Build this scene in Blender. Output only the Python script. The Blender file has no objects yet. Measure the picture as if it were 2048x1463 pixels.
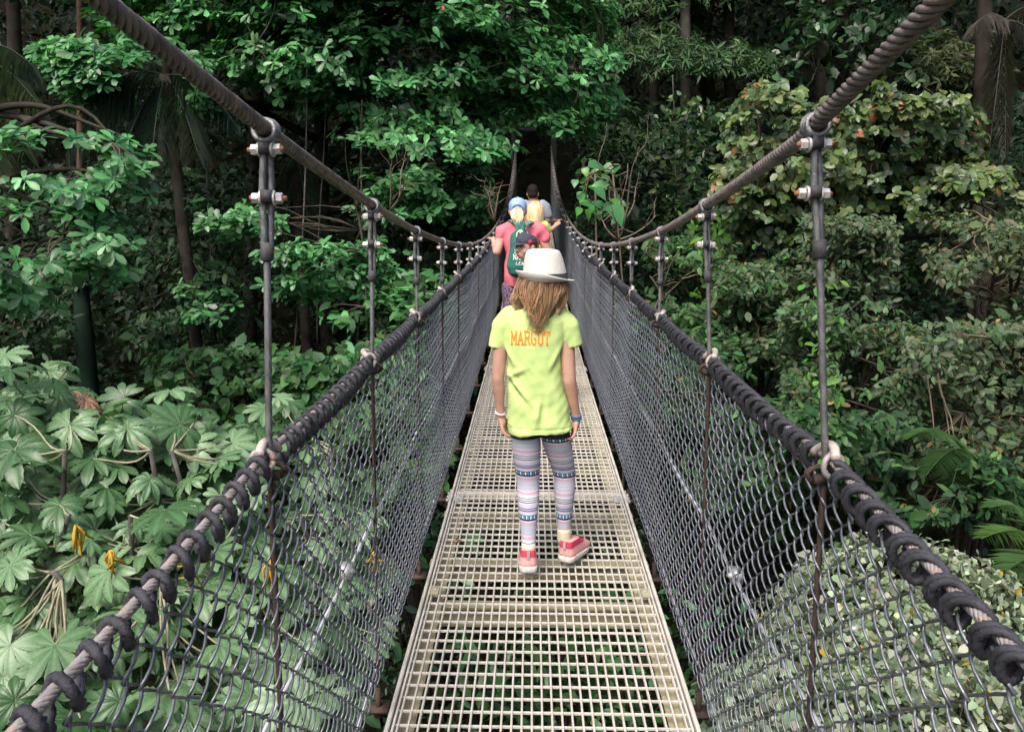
import bpy, bmesh, math, random
import numpy as np
from mathutils import Vector, Matrix, Quaternion

random.seed(7)
RNG = np.random.default_rng(7)
SC = bpy.context.scene
COL = SC.collection
PI = math.pi

# ------------------------------------------------------------------ camera, sky, sun, exposure
F = 1593.0                                   # focal length in pixels of a 2048 px wide frame
PITCH = math.atan(318.0 / F)
YAW = math.atan(40.0 / F)
CAM = Vector((-0.04, 0.0, 1.64))
cam = bpy.data.objects.new('camera', bpy.data.cameras.new('camera'))
COL.objects.link(cam)
cam.location = CAM
cam.rotation_euler = (PI / 2 - PITCH, 0, YAW)
cam.data.sensor_width = 36.0
cam.data.lens = 36.0 * F / 2048.0
cam.data.clip_start = 0.05
cam.data.clip_end = 600
SC.camera = cam
SUN_EL, SUN_AZ = math.radians(55), math.radians(205)      # azimuth clockwise from +Y
world = bpy.data.worlds.new('World')
SC.world = world
world.use_nodes = True
_nt = world.node_tree
_sky = _nt.nodes.new('ShaderNodeTexSky')
_sky.sky_type = 'NISHITA'
_sky.sun_disc = False
_sky.sun_elevation = SUN_EL
_sky.sun_rotation = SUN_AZ
_sky.air_density = 0.75
_sky.dust_density = 6.0
_sky.ozone_density = 1.0
_nt.links.new(_sky.outputs[0], _nt.nodes['Background'].inputs[0])
_nt.nodes['Background'].inputs[1].default_value = 0.145
_sl = bpy.data.lights.new('sun', 'SUN')
_sl.energy = 1.5
_sl.angle = math.radians(25)
_sl.color = (1.0, 0.96, 0.9)
sun = bpy.data.objects.new('sun', _sl)
COL.objects.link(sun)
_d = Vector((math.sin(SUN_AZ) * math.cos(SUN_EL), math.cos(SUN_AZ) * math.cos(SUN_EL), math.sin(SUN_EL)))
sun.rotation_euler = _d.to_track_quat('Z', 'Y').to_euler()
sun.location = (0, -5, 30)
SC.view_settings.view_transform = 'Standard'
SC.view_settings.look = 'None'
SC.view_settings.gamma = 1
SC.view_settings.use_curve_mapping = False
SC.view_settings.exposure = 0.85
SC.render.engine = 'CYCLES'
SC.cycles.use_denoising = True
SC.cycles.max_bounces = 4
SC.cycles.diffuse_bounces = 2
SC.cycles.glossy_bounces = 2
SC.cycles.transmission_bounces = 3
SC.cycles.transparent_max_bounces = 4
SC.cycles.caustics_reflective = False
SC.cycles.caustics_refractive = False
SC.cycles.use_adaptive_sampling = True
SC.cycles.adaptive_threshold = 0.02

_RM = cam.rotation_euler.to_matrix()
def at(px, py, D):
    """world point seen in direction of photo pixel (px, py) at distance D along the bridge"""
    r = _RM @ Vector(((px - 1024) / F, (731.5 - py) / F, -1.0))
    return CAM + r * ((D - CAM.y) / r.y)
def at_np(px, py, D):
    px, py, D = np.broadcast_arrays(np.asarray(px, float), np.asarray(py, float), np.asarray(D, float))
    v = np.stack([(px - 1024) / F, (731.5 - py) / F, -np.ones_like(px)], -1)
    r = v @ np.array(_RM).T
    return np.array(CAM) + r * (D / r[..., 1])[..., None]

# ------------------------------------------------------------------ mesh helpers
def norm(v):
    return v / np.maximum(np.linalg.norm(v, axis=-1, keepdims=True), 1e-9)

class MB:
    """collects geometry in world coordinates; build() links it as ONE mesh object"""
    def __init__(s):
        s.V, s.F, s.C, s.n, s.col = [], [], [], 0, None
    def add(s, V, Fc, col=None):
        V = np.asarray(V, float).reshape(-1, 3)
        s.V.append(V)
        for f in Fc:
            f = np.asarray(f)
            s.F.append(f + s.n)
        if col is not None:
            s.col = True
            c = np.asarray(col, float)
            if c.ndim == 1: c = np.tile(c[:3], (len(V), 1))
            s.C.append(c[:, :3])
        else:
            s.C.append(np.full((len(V), 3), 0.5))
        s.n += len(V)
        return s
    def tube(s, pts, rad, sides=6, caps=True, col=None, twist=None, flat=None, up=None):
        P = np.asarray([tuple(p) for p in pts], float) if not isinstance(pts, np.ndarray) else pts.astype(float)
        n = len(P)
        R = np.broadcast_to(np.asarray(rad, float), (n,)).copy()
        T = np.empty_like(P)
        T[1:-1] = P[2:] - P[:-2]; T[0] = P[1] - P[0]; T[-1] = P[-1] - P[-2]
        T = norm(T)
        a = np.array(up, float) if up is not None else (np.array([0, 0, 1.0]) if abs(T[0][2]) < 0.9 else np.array([1.0, 0, 0]))
        U = np.empty_like(P)
        u = a - T[0] * (a @ T[0]); u /= max(np.linalg.norm(u), 1e-9)
        for i in range(n):
            u = u - T[i] * (u @ T[i]); u /= max(np.linalg.norm(u), 1e-9)
            U[i] = u
        W = np.cross(T, U)
        th = np.arange(sides) * 2 * PI / sides
        rr = R[:, None] * np.ones((1, sides))
        if twist:
            lobes, k, amp = twist
            d = np.concatenate([[0], np.cumsum(np.linalg.norm(np.diff(P, axis=0), axis=1))])
            rr = rr * (1 - amp + amp * 2 * np.abs(np.sin(0.5 * lobes * th[None, :] + k * d[:, None])))
        fx = 1.0 if flat is None else flat
        V = P[:, None, :] + U[:, None, :] * (np.cos(th)[None, :] * rr)[..., None] * fx + W[:, None, :] * (np.sin(th)[None, :] * rr)[..., None]
        i = np.arange(n - 1)[:, None] * sides; j = np.arange(sides)[None, :]; k2 = (np.arange(sides)[None, :] + 1) % sides
        Q = np.stack([i + j, i + k2, i + sides + k2, i + sides + j], -1).reshape(-1, 4)
        Fc = [Q]
        if caps:
            Fc += [np.arange(sides)[::-1][None, :], (np.arange(sides) + (n - 1) * sides)[None, :]]
        c = None
        if col is not None:
            c = np.asarray(col, float)
            if c.ndim == 2 and len(c) == n: c = np.repeat(c, sides, 0)
        return s.add(V.reshape(-1, 3), Fc, c)
    def box(s, c, size, col=None, M=None):
        x, y, z = np.array(size, float) / 2
        V = np.array([(a, b, d) for d in (-z, z) for b in (-y, y) for a in (-x, x)])
        if M is not None: V = V @ np.array(M).T
        Fc = np.array([(0, 2, 3, 1), (4, 5, 7, 6), (0, 1, 5, 4), (2, 6, 7, 3), (0, 4, 6, 2), (1, 3, 7, 5)])
        return s.add(V + np.array(tuple(c)), [Fc], col)
    def prism(s, prof, p0, p1, up=(0, 0, 1), col=None):
        """extrude a 2-d profile (side, up) from p0 to p1"""
        p0 = np.array(tuple(p0), float); p1 = np.array(tuple(p1), float)
        t = (p1 - p0) / np.linalg.norm(p1 - p0); u = np.array(up, float); u = u - t * (u @ t); u /= np.linalg.norm(u)
        w = np.cross(t, u)
        prof = np.array(prof, float); n = len(prof)
        o = prof[:, :1] * w + prof[:, 1:2] * u
        V = np.concatenate([p0 + o, p1 + o])
        i = np.arange(n); k = (i + 1) % n
        return s.add(V, [np.stack([i, k, n + k, n + i], -1), i[::-1][None, :], (i + n)[None, :]], col)
    def rings(s, rings, caps=(True, True), col=None):
        R = np.array(rings, float); n, m = R.shape[:2]
        i = np.arange(n - 1)[:, None] * m; j = np.arange(m)[None, :]; k = (j + 1) % m
        Fc = [np.stack([i + j, i + k, i + m + k, i + m + j], -1).reshape(-1, 4)]
        if caps[0]: Fc.append(np.arange(m)[::-1][None, :])
        if caps[1]: Fc.append((np.arange(m) + (n - 1) * m)[None, :])
        return s.add(R.reshape(-1, 3), Fc, col)
    def ball(s, c, r, seg=14, rg=9, M=None, col=None):
        r = np.broadcast_to(np.asarray(r, float), (3,))
        V = [(0, 0, -1)]
        for i in range(1, rg):
            p = -PI / 2 + PI * i / rg
            for j in range(seg):
                t = 2 * PI * j / seg
                V.append((math.cos(p) * math.cos(t), math.cos(p) * math.sin(t), math.sin(p)))
        V.append((0, 0, 1))
        V = np.array(V) * r
        if M is not None: V = V @ np.array(M).T
        q = []; tr = []
        for j in range(seg):
            k = (j + 1) % seg
            tr.append((0, 1 + k, 1 + j)); tr.append((len(V) - 1, 1 + (rg - 2) * seg + j, 1 + (rg - 2) * seg + k))
            for i in range(rg - 2):
                q.append((1 + i * seg + j, 1 + i * seg + k, 1 + (i + 1) * seg + k, 1 + (i + 1) * seg + j))
        return s.add(V + np.array(tuple(c)), [np.array(q), np.array(tr)], col)
    def cap(s, p0, p1, r0, r1, seg=14, sx=1.0):
        """tapered capsule"""
        p0 = np.array(tuple(p0), float); p1 = np.array(tuple(p1), float)
        L = np.linalg.norm(p1 - p0); t = (p1 - p0) / max(L, 1e-9)
        P, R = [], []
        for a in (1.0, .85, .6, .3): P.append(p0 - t * r0 * a); R.append(r0 * math.sqrt(max(1 - a * a, .0004)))
        for a in np.linspace(0, 1, 6): P.append(p0 + (p1 - p0) * a); R.append(r0 + (r1 - r0) * a)
        for a in (.3, .6, .85, 1.0): P.append(p1 + t * r1 * a); R.append(r1 * math.sqrt(max(1 - a * a, .0004)))
        return s.tube(np.array(P), np.array(R), seg)
    def mesh(s, name, base=(0, 0, 0), smooth=True):
        me = bpy.data.meshes.new(name)
        V = np.concatenate(s.V) - np.array(tuple(base))
        groups = [f.reshape(-1, f.shape[-1]) for f in s.F]
        lens = np.concatenate([np.full(len(f), f.shape[1]) for f in groups])
        idx = np.concatenate([f.ravel() for f in groups])
        me.vertices.add(len(V)); me.vertices.foreach_set('co', V.astype(np.float32).ravel())
        me.loops.add(len(idx)); me.loops.foreach_set('vertex_index', idx.astype(np.int32))
        me.polygons.add(len(lens)); me.polygons.foreach_set('loop_start', np.concatenate([[0], np.cumsum(lens)[:-1]]).astype(np.int32))
        if s.col:
            ca = me.color_attributes.new('Col', 'FLOAT_COLOR', 'POINT')
            C = np.concatenate(s.C); ca.data.foreach_set('color', np.concatenate([C, np.ones((len(C), 1))], 1).astype(np.float32).ravel())
        me.update(calc_edges=True)
        me.polygons.foreach_set('use_smooth', np.full(len(lens), smooth))
        return me
    def build(s, name, mat, parent=None, smooth=True, loc=None):
        base = root_of(parent) if parent is not None else (loc if loc is not None else (0, 0, 0))
        me = s.mesh(name, base, smooth)
        me.materials.append(mat)
        return link(name, me, parent, loc)

def root_of(o):
    v = Vector((0, 0, 0))
    while o is not None:
        v = v + o.location; o = o.parent
    return v
def link(name, me, parent=None, loc=None):
    o = bpy.data.objects.new(name, me)
    COL.objects.link(o)
    if parent is not None: o.parent = parent
    elif loc is not None: o.location = loc
    return o
def tag(o, label=None, cat=None, group=None, kind=None):
    if label: o['label'] = label
    if cat: o['category'] = cat
    if group: o['group'] = group
    if kind: o['kind'] = kind
    return o
def thing(name, label, cat, loc=(0, 0, 0), group=None):
    o = bpy.data.objects.new(name, None)
    COL.objects.link(o)
    o.location = loc
    o.empty_display_size = 0.1
    return tag(o, label, cat, group)

# ------------------------------------------------------------------ materials
def new_mat(name):
    m = bpy.data.materials.new(name); m.use_nodes = True
    return m, m.node_tree.nodes, m.node_tree.links, m.node_tree.nodes['Principled BSDF']
def ramp(N, stops, interp='LINEAR'):
    r = N.new('ShaderNodeValToRGB'); r.color_ramp.interpolation = interp
    e = r.color_ramp.elements
    while len(e) < len(stops): e.new(0.5)
    for i, (p, c) in enumerate(stops):
        e[i].position = p; e[i].color = (*c, 1)
    return r
def pmat(name, c1, c2, scale=20, rough=0.6, bump=0.0, metal=0.0, c3=None, spec=0.5, detail=5, bscale=None, lo=.35, hi=.65):
    """two or three colours mixed by noise in object space, with fine relief"""
    m, N, L, B = new_mat(name)
    tc = N.new('ShaderNodeTexCoord')
    nz = N.new('ShaderNodeTexNoise'); nz.inputs['Scale'].default_value = scale; nz.inputs['Detail'].default_value = detail
    L.new(tc.outputs['Object'], nz.inputs['Vector'])
    st = [(lo, c1), (hi, c2)] if c3 is None else [(lo, c1), ((lo + hi) / 2 + .05, c2), (hi + .08, c3)]
    r = ramp(N, st); L.new(nz.outputs['Fac'], r.inputs[0]); L.new(r.outputs[0], B.inputs['Base Color'])
    B.inputs['Roughness'].default_value = rough; B.inputs['Metallic'].default_value = metal
    B.inputs['Specular IOR Level'].default_value = spec
    if bump:
        n2 = N.new('ShaderNodeTexNoise'); n2.inputs['Scale'].default_value = bscale or scale * 6; n2.inputs['Detail'].default_value = 4
        L.new(tc.outputs['Object'], n2.inputs['Vector'])
        b = N.new('ShaderNodeBump'); b.inputs['Strength'].default_value = bump; b.inputs['Distance'].default_value = 0.004
        L.new(n2.outputs['Fac'], b.inputs['Height']); L.new(b.outputs[0], B.inputs['Normal'])
    return m
def colmat(name, rough=0.5, spec=0.5, trans=0.0, mul=(1, 1, 1), sheen=0.0, noise=0.0, nscale=60, tcol=None):
    """base colour from the mesh's own colour attribute (each leaf / lock of hair has its own colour)"""
    m, N, L, B = new_mat(name)
    a = N.new('ShaderNodeAttribute'); a.attribute_name = 'Col'
    src = a.outputs['Color']
    if noise:
        tc = N.new('ShaderNodeTexCoord'); nz = N.new('ShaderNodeTexNoise'); nz.inputs['Scale'].default_value = nscale; nz.inputs['Detail'].default_value = 3
        L.new(tc.outputs['Object'], nz.inputs['Vector'])
        mr = N.new('ShaderNodeMapRange'); mr.inputs[3].default_value = 1 - noise; mr.inputs[4].default_value = 1 + noise
        L.new(nz.outputs['Fac'], mr.inputs[0])
        mx = N.new('ShaderNodeVectorMath'); mx.operation = 'MULTIPLY'; L.new(src, mx.inputs[0]); L.new(mr.outputs[0], mx.inputs[1]); src = mx.outputs[0]
    L.new(src, B.inputs['Base Color'])
    B.inputs['Roughness'].default_value = rough; B.inputs['Specular IOR Level'].default_value = spec
    if trans:
        t = N.new('ShaderNodeBsdfTranslucent')
        mm = N.new('ShaderNodeVectorMath'); mm.operation = 'MULTIPLY'; L.new(src, mm.inputs[0]); mm.inputs[1].default_value = tcol or (1.25, 1.5, .6)
        L.new(mm.outputs[0], t.inputs['Color'])
        mix = N.new('ShaderNodeMixShader'); mix.inputs[0].default_value = trans
        L.new(B.outputs[0], mix.inputs[1]); L.new(t.outputs[0], mix.inputs[2])
        L.new(mix.outputs[0], N['Material Output'].inputs['Surface'])
    return m

M_FRP = pmat('cream_fibreglass', (.41, .385, .325), (.58, .555, .495), 6, .6, .2, bscale=120, c3=(.48, .44, .34), detail=8)
M_FRPY = pmat('yellowed_fibreglass', (.28, .25, .14), (.38, .345, .225), 7, .6, .2, bscale=90, c3=(.18, .15, .09))
M_CABLE = pmat('weathered_steel_cable', (.14, .115, .105), (.24, .205, .19), 26, .55, .5, .35, c3=(.27, .17, .12), bscale=320)
M_HANG = pmat('grey_wire_rope', (.15, .15, .155), (.26, .26, .265), 30, .45, .4, .5, bscale=400)
M_RUST = pmat('rusty_steel', (.034, .024, .020), (.072, .042, .031), 28, .8, .4, .2, bscale=260)
M_RUSTB = pmat('rust_orange_thread', (.25, .09, .05), (.38, .16, .09), 60, .8, .4, .2, bscale=500)
M_GALV = pmat('dull_galvanised_steel', (.36, .37, .36), (.54, .54, .52), 45, .5, .2, .3, c3=(.40, .27, .18), hi=.72)
M_WIRE = pmat('grey_coated_wire', (.075, .082, .098), (.22, .235, .265), 14, .32, .1, .45, bscale=300)
M_ROPE = pmat('dark_synthetic_rope', (.020, .020, .026), (.046, .047, .058), 40, .62, .5, bscale=700)
M_RAIL = pmat('pale_handrail_cable', (.21, .185, .175), (.32, .295, .285), 30, .5, .3, .15, c3=(.42, .25, .17), bscale=350)
M_HOSE = pmat('dirty_white_hose', (.33, .27, .23), (.48, .43, .39), 22, .5, .1, c3=(.30, .17, .10), hi=.62)
M_WHITEW = pmat('white_coated_wire', (.40, .41, .44), (.54, .55, .58), 20, .4, .1)
M_TAPE = pmat('black_seizing_tape', (.03, .03, .032), (.065, .065, .068), 40, .7, .3, bscale=400)

# ------------------------------------------------------------------ bridge curves (y = distance along the bridge)
def zdeck(y): return 0.0 if y < 6 else 0.0036 * (y - 6) ** 2
def zcable(y, s=-1): return 1.30 + (0.0098 if y < 8.5 else 0.0075) * (y - 8.5) ** 2 + (0.11 * max(0, 1.6 - y) if s > 0 else 0.02 * max(0, 1.6 - y))
RAILH, XR, XC, XD = 1.157, 0.557, 0.502, 0.5
XOC = -0.030
XO = -0.013                                  # the side cables stand a little left of the deck's middle line
STAT = [0.47 + 1.045 * k for k in range(25)]        # hanger stations
Y_END = 25.6

def xc(s, y):
    k = min(1, max(0, (y - 1.5) / 2)); return s * (XC + .046 * k) + XOC + .017 * k
def wire_rope(mbs, path, R, n, lay, sides, ppl, ro=.62, rs=.45):
    """n helical strands round a path, strand i goes to mbs[i]"""
    P = np.array([tuple(p) for p in path], float)
    d = np.concatenate([[0], np.cumsum(np.linalg.norm(np.diff(P, axis=0), axis=1))])
    m = max(int(d[-1] / lay * ppl), 4)
    s = np.linspace(0, d[-1], m)
    Q = np.stack([np.interp(s, d, P[:, i]) for i in range(3)], -1)
    T = norm(np.gradient(Q, axis=0))
    a = np.array([1.0, 0, 0]) if abs(T[0][0]) < .8 else np.array([0, 0, 1.0])
    U = norm(a - T * (T @ a)[:, None]); W = np.cross(T, U)
    for i in range(n):
        ph = 2 * PI * (s / lay + i / n)
        C = Q + (U * np.cos(ph)[:, None] + W * np.sin(ph)[:, None]) * R * ro
        mbs[i % len(mbs)].tube(C, R * rs, sides)

def sidename(s): return 'left' if s < 0 else 'right'

# ------------------------------------------------------------------ main cables
def main_cable(s):
    t = thing('main_cable', 'thick twisted steel main cable sagging along the %s side of the footbridge' % sidename(s), 'cable', (xc(s, 1.5), 0, 1.6))
    mbs = [MB() for _ in range(6)]
    ys = np.arange(-.6, 8.0, .05)
    wire_rope(mbs, [(xc(s, y), y, zcable(y, s)) for y in ys], .0136 if s < 0 else .0152, 5 if s < 0 else 6, .090 if s < 0 else .125, 6, 11, .70, .40 if s < 0 else .37)
    MB().tube([(xc(s, y), y, zcable(y, s)) for y in ys], .0088, 8).build('core', M_CABLE, t)
    for m in mbs:
        if m.n: m.build('strand', M_CABLE, t)
    ys = np.arange(7.95, Y_END + .3, .3)
    MB().tube([(xc(s, y), y, zcable(y, s)) for y in ys], .0155, 8).build('far_length', M_CABLE, t)
for s in (-1, 1): main_cable(s)

# ------------------------------------------------------------------ hangers
def clamp_meshes():
    """bolted clip seen side-on: saddle, two bolts with nuts and washers, along local x"""
    sad = MB(); sad.box((0, 0, 0), (.030, .030, .016)); sad.box((0, -.012, .004), (.020, .014, .022))
    def hexa(x0, x1, r, n=6):
        m = MB(); m.tube([(x0, 0, 0), (x0 + .1 * (x1 - x0), 0, 0), (x0 + .9 * (x1 - x0), 0, 0), (x1, 0, 0)], [r * .9, r, r, r * .9], n); return m
    nut = hexa(0, .013, .0105); wash = hexa(0, .0055, .0140, 16); bolt = hexa(-.034, .034, .0052, 10)
    out = []
    for n, mb, mt in (('saddle', sad, M_TAPE), ('nut', nut, M_GALV), ('washer', wash, M_GALV), ('bolt', bolt, M_RUSTB)):
        me = mb.mesh(n, smooth=(n != 'nut')); me.materials.append(mt); out.append(me)
    return out
CL = clamp_meshes()
def add_clamp(parent, off, k, rust):
    c = link('clamp', CL[0], parent); c.location = off; c.scale = (k, k, k); c.rotation_euler = (0, RNG.uniform(-.06, .06), RNG.uniform(-.12, .12))
    b = link('bolt', CL[3], c); b.location = (RNG.uniform(-.003, .003), -.004, 0)
    for sg in (-1, 1):
        w = link('washer', CL[2], c); w.location = (sg * .0095 if sg > 0 else -.015, -.004, 0)
        n = link('nut', CL[1], c); n.location = (.0152 if sg > 0 else -.0282, -.004, 0); n.rotation_euler = (RNG.uniform(0, 1), 0, 0)
ORD = ['nearest', 'second', 'third', 'fourth', 'fifth', 'sixth', 'seventh', 'eighth', 'ninth', 'tenth', 'eleventh', 'twelfth', 'thirteenth', 'fourteenth', 'fifteenth', 'sixteenth', 'seventeenth', 'eighteenth', 'nineteenth', 'twentieth', 'twenty-first', 'twenty-second', 'twenty-third', 'twenty-fourth', 'twenty-fifth']
def hanger(s, k, y):
    zc, zd = zcable(y, s), zdeck(y)
    zr = zd + RAILH
    near = y < 7.5
    t = thing('hanger_cable', ('%s vertical hanger cable from the camera on the %s side, clamped to the main cable' % (ORD[k - 1], sidename(s))) if k else 'hanger cable just beside the camera on the %s side' % sidename(s), 'cable', (xc(s, y), y, zc), 'hanger cables of the footbridge')
    xa, xr_, xb_ = xc(s, y), s * (XR - .006) + XO, s * (XD + .072) + XO
    xl = lambda z: xa + (xr_ - xa) * (zc - z) / max(zc - zr, .05) if z > zr else xr_ + (xb_ - xr_) * (zr - z) / (zr - zd + .1)
    if near:
        lp = MB()
        for o in (-.012, 0, .012):
            lp.tube([(xc(s, y) + 0.0195 * math.cos(a), y + o + .004 * math.sin(a), zc + .0190 * math.sin(a) - .002) for a in np.linspace(-PI / 2 - 1.2, PI * 1.5 - PI + 1.2 + PI / 2, 22)], .0046, 10, twist=(5, 90, .22))
        lp.build('loop', M_HANG, t)
        add_clamp(t, (0, 0, -.036), 1.0, False)
        add_clamp(t, (s * .004, 0, -.124), 1.0, True)
        up = MB(); zt = zc - .22
        for o in (-.0055, .0055):
            up.tube([(xl(z) + o * (1 - .25 * math.sin((zc - z) * 40)), y - .003 + .01 * (o > 0), z) for z in np.linspace(zc - .025, zt, 40)], .0060, 18, twist=(6, 110, .22))
        up.build('doubled_cable', M_HANG, t)
        if zt > zr - .3:
            MB().tube([(xl(z), y, z) for z in (zt + .014, zt + .012, zt - .018, zt - .022)], [.009, .0125, .0125, .008], 14, twist=(1, 900, .02)).build('ferrule', M_TAPE, t)
        zl = zr + .0
        if zt - .02 > zl:
            MB().tube([(xl(z), y, z) for z in np.linspace(zt - .01, zl - .02, 70)], .0060, 18, twist=(6, 110, .22)).build('cable', M_HANG, t)
        MB().tube([(xl(z), y, z) for z in np.linspace(min(zl, zt) - .015, zd - .06, 110)], .0056, 14, twist=(6, 80, .2)).build('rusty_cable', M_RUST, t)
    else:
        MB().tube([(xl(z), y, z) for z in (zc + .02, zr, zd - .05)], .010, 6).build('cable', M_HANG, t)
        for o in (-.05, -.14):
            c = MB(); c.tube([(xc(s, y) - .032, y, zc + o), (xc(s, y) - .03, y, zc + o), (xc(s, y) + .03, y, zc + o), (xc(s, y) + .032, y, zc + o)], [.008, .012, .012, .008], 8)
            c.build('clamp', M_GALV, t)
    # rusty eye bolt and bracket at the deck beam end
    e = MB(); xb = xb_
    e.tube([(xb, y, zd - .045), (xb, y, zd - .16)], .011, 8); e.box((xb, y, zd - .125), (.075, .07, .012)); e.tube([(xb, y, zd - .135), (xb, y, zd - .16)], .019, 6)
    e.build('eye_bolt', M_RUST, t)
for s in (-1, 1):
    for k, y in enumerate(STAT):
        if y < Y_END: hanger(s, k, y)

# ------------------------------------------------------------------ walkway deck
def walkway():
    t = thing('walkway', 'narrow cream grating walkway running straight ahead between the two mesh fences', 'walkway', (0, 0, 0))
    edges = [-2.9, .76, 4.42, 8.08, 11.74, 15.4, 19.06, 22.72, 26.38]
    NX, DX, DY = 30, 1.0 / 30, .0722
    oct_ = lambda w, h: [(-w, -h), (w, -h), (w, -.002), (w * .6, .0008), (-w * .6, .0008), (-w, -.002)]
    for a, b in zip(edges[:-1], edges[1:]):
        za, zb = zdeck(a), zdeck(b)
        if b < 0: continue
        L = math.hypot(b - a, zb - za)
        fr = MB()
        for s in (-1, 1):                      # edge channels: outer lip, inner lip and lower flange
            fr.prism([(-.007, -.055), (.007, -.055), (.007, .010), (.004, .013), (-.004, .013), (-.007, .010)], (s * .497, a + .004, za), (s * .497, b - .004, zb))
            fr.prism([(-.0035, -.05), (.0035, -.05), (.0035, .006), (-.0035, .006)], (s * .480, a + .004, za), (s * .480, b - .004, zb))
        for y, z, y2, z2 in ((a + .005, za, a + .019, za), (b - .019, zb, b - .005, zb)):
            fr.box((0, (y + y2) / 2, (z + z2) / 2 - .018), (.95, .014, .044))
        p = fr.build('grating_panel', M_FRP, t, smooth=False)
        fl = MB()
        for s in (-1, 1):
            fl.prism([(-.028, -.006), (.028, -.006), (.028, 0), (-.028, 0)], (s * .448, a + .02, za - .042), (s * .448, b - .02, zb - .042))
        fl.build('channel_flange', M_FRPY, p, smooth=False)
        lm = MB(); lm.prism(oct_(.0037, .013), (0, .02, 0), (0, L - .02, 0)); lme = lm.mesh('bar', smooth=False); lme.materials.append(M_FRP)
        cm = MB(); cm.prism(oct_(.0031, .008), (-.478, 0, -.0035), (.478, 0, -.0035)); cme = cm.mesh('cross_bar', smooth=False); cme.materials.append(M_FRP)
        sl = math.atan2(zb - za, b - a)
        rest = MB()
        for i in range(1, NX):
            x = -.5 + i * DX
            if abs(x) > .475: continue
            if a < 8:
                o = link('bar', lme, p); o.location = (x + RNG.normal(0, .0006), a, za); o.rotation_euler = (sl, 0, 0)
            else: rest.prism(oct_(.0037, .013), (x, a + .02, za), (x, b - .02, zb))
        n = int((b - a) / DY)
        for j in range(1, n):
            y = a + (b - a) * j / n; z = za + (zb - za) * j / n
            if a < 8 and y > .9:
                o = link('cross_bar', cme, p); o.location = (0, y, z + RNG.normal(0, .0006)); o.rotation_euler = (0, RNG.normal(0, .0008), RNG.normal(0, .0012))
            else: rest.prism(oct_(.0031, .008), (-.478, y, z - .0035), (.478, y, z - .0035))
        if rest.n: tag(rest.build('far_bars' if a > 5 else 'bars_underfoot', M_FRP, p, smooth=False), kind='stuff')
    # beams under the grating
    for k, y in enumerate([.9, 3.62, 4.25, 5.75, 6.4, 8.0, 8.9] + STAT[9:] + [3.2, 5.2, 7.1, 9.2]):
        z = zdeck(y); big = y in (3.2, 5.2, 7.1, 9.2)
        h = .09 if big else .075
        m = MB(); w = .032
        m.prism([(-w, -h), (w, -h), (w, -h + .010), (.006, -h + .010), (.006, -.010), (w, -.010), (w, 0), (-w, 0), (-w, -.010), (-.006, -.010), (-.006, -h + .010), (-w, -h + .010)], (-.53 if not big else -.49, y, z - .058), (.53 if not big else .49, y, z - .058))
        m.build('crossbeam', M_FRPY, t, smooth=False)
    # pale clip plates screwed over the edge of the bars
    for y in (1.2, 3.2, 5.22, 7.12, 9.1):
        z = zdeck(y)
        for s in (-1, 1):
            m = MB(); m.box((s * .457, y, z + .004), (.036, .075, .005)); c = m.build('clip_plate', M_FRPY, t, smooth=False)
            q = MB(); q.tube([(s * .457, y + .012, z + .006), (s * .457, y + .012, z + .010), (s * .457, y + .012, z + .011)], [.011, .011, .007], 14); q.build('bolt', M_GALV, c)
    # splice brackets with bolts where two panels meet
    for y in (.76, 4.42, 8.08):
        z = zdeck(y)
        for s in (-1, 1):
            m = MB(); m.box((s * .510, y - .04, z - .018), (.010, .16, .05)); m.box((s * .455, y - .10, z + .0045), (.05, .09, .004))
            for o in (-.09, -.04, .01): m.tube([(s * .514, y + o, z - .012), (s * .528, y + o, z - .012)], .009, 6)
            for o in (-.13, -.075): m.tube([(s * .457, y + o, z + .005), (s * .457, y + o, z + .014)], .009, 6)
            m.build('splice_bracket', M_GALV, t, smooth=False)
walkway()

# ------------------------------------------------------------------ chain-link fences
def fence(s):
    t = thing('chain_link_fence', 'grey chain-link mesh fence along the %s edge of the walkway' % sidename(s), 'fence', ((s * XR + XO), 0, 0))
    PITCHW, PER, H = .041, .067, 1.122
    n = int(H / PER) * 8
    k = np.arange(n + 1); ph = 2 * PI * k / 8
    tri = 2 / PI * np.arcsin(np.clip(np.cos(ph), -1, 1)) * .72 + np.cos(ph) * .28
    P = np.stack([np.sin(ph) * .0058, tri * (PITCHW / 2 + .0034), k / n * H], -1)
    def mk(sg, shift):
        Q = P.copy(); Q[:, 0] *= sg; Q[:, 2] += shift
        m = MB(); m.tube(Q, .0027, 5); me = m.mesh('wire'); me.materials.append(M_WIRE); return me
    ws = [mk(s, 0.0), mk(s, PER / 2)]
    ys = np.arange(.12, Y_END, PITCHW)
    far = MB()
    for i, y in enumerate(ys):
        bul = .010 * math.sin(y * 2.3 + s) + .006 * math.sin(y * 5.1)
        if i < 300:
            o = link('wire', ws[i % 2], t)
            o.location = (0, y, zdeck(y) - .02 + .006 * math.sin(y * 3.7)); o.rotation_euler = (RNG.normal(0, .004), bul * .9, RNG.normal(0, .05)); o.scale = (1, 1, 1 - .046 * max(0, 1.5 - y))
        else:
            Q = P[::2] + np.array([(s * XR + XO), y, zdeck(y) + (PER / 2 if i % 2 else 0)]); far.tube(Q, .0028, 3, caps=False)
    tag(far.build('far_mesh', M_WIRE, t), kind='stuff')
for s in (-1, 1): fence(s)

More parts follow.
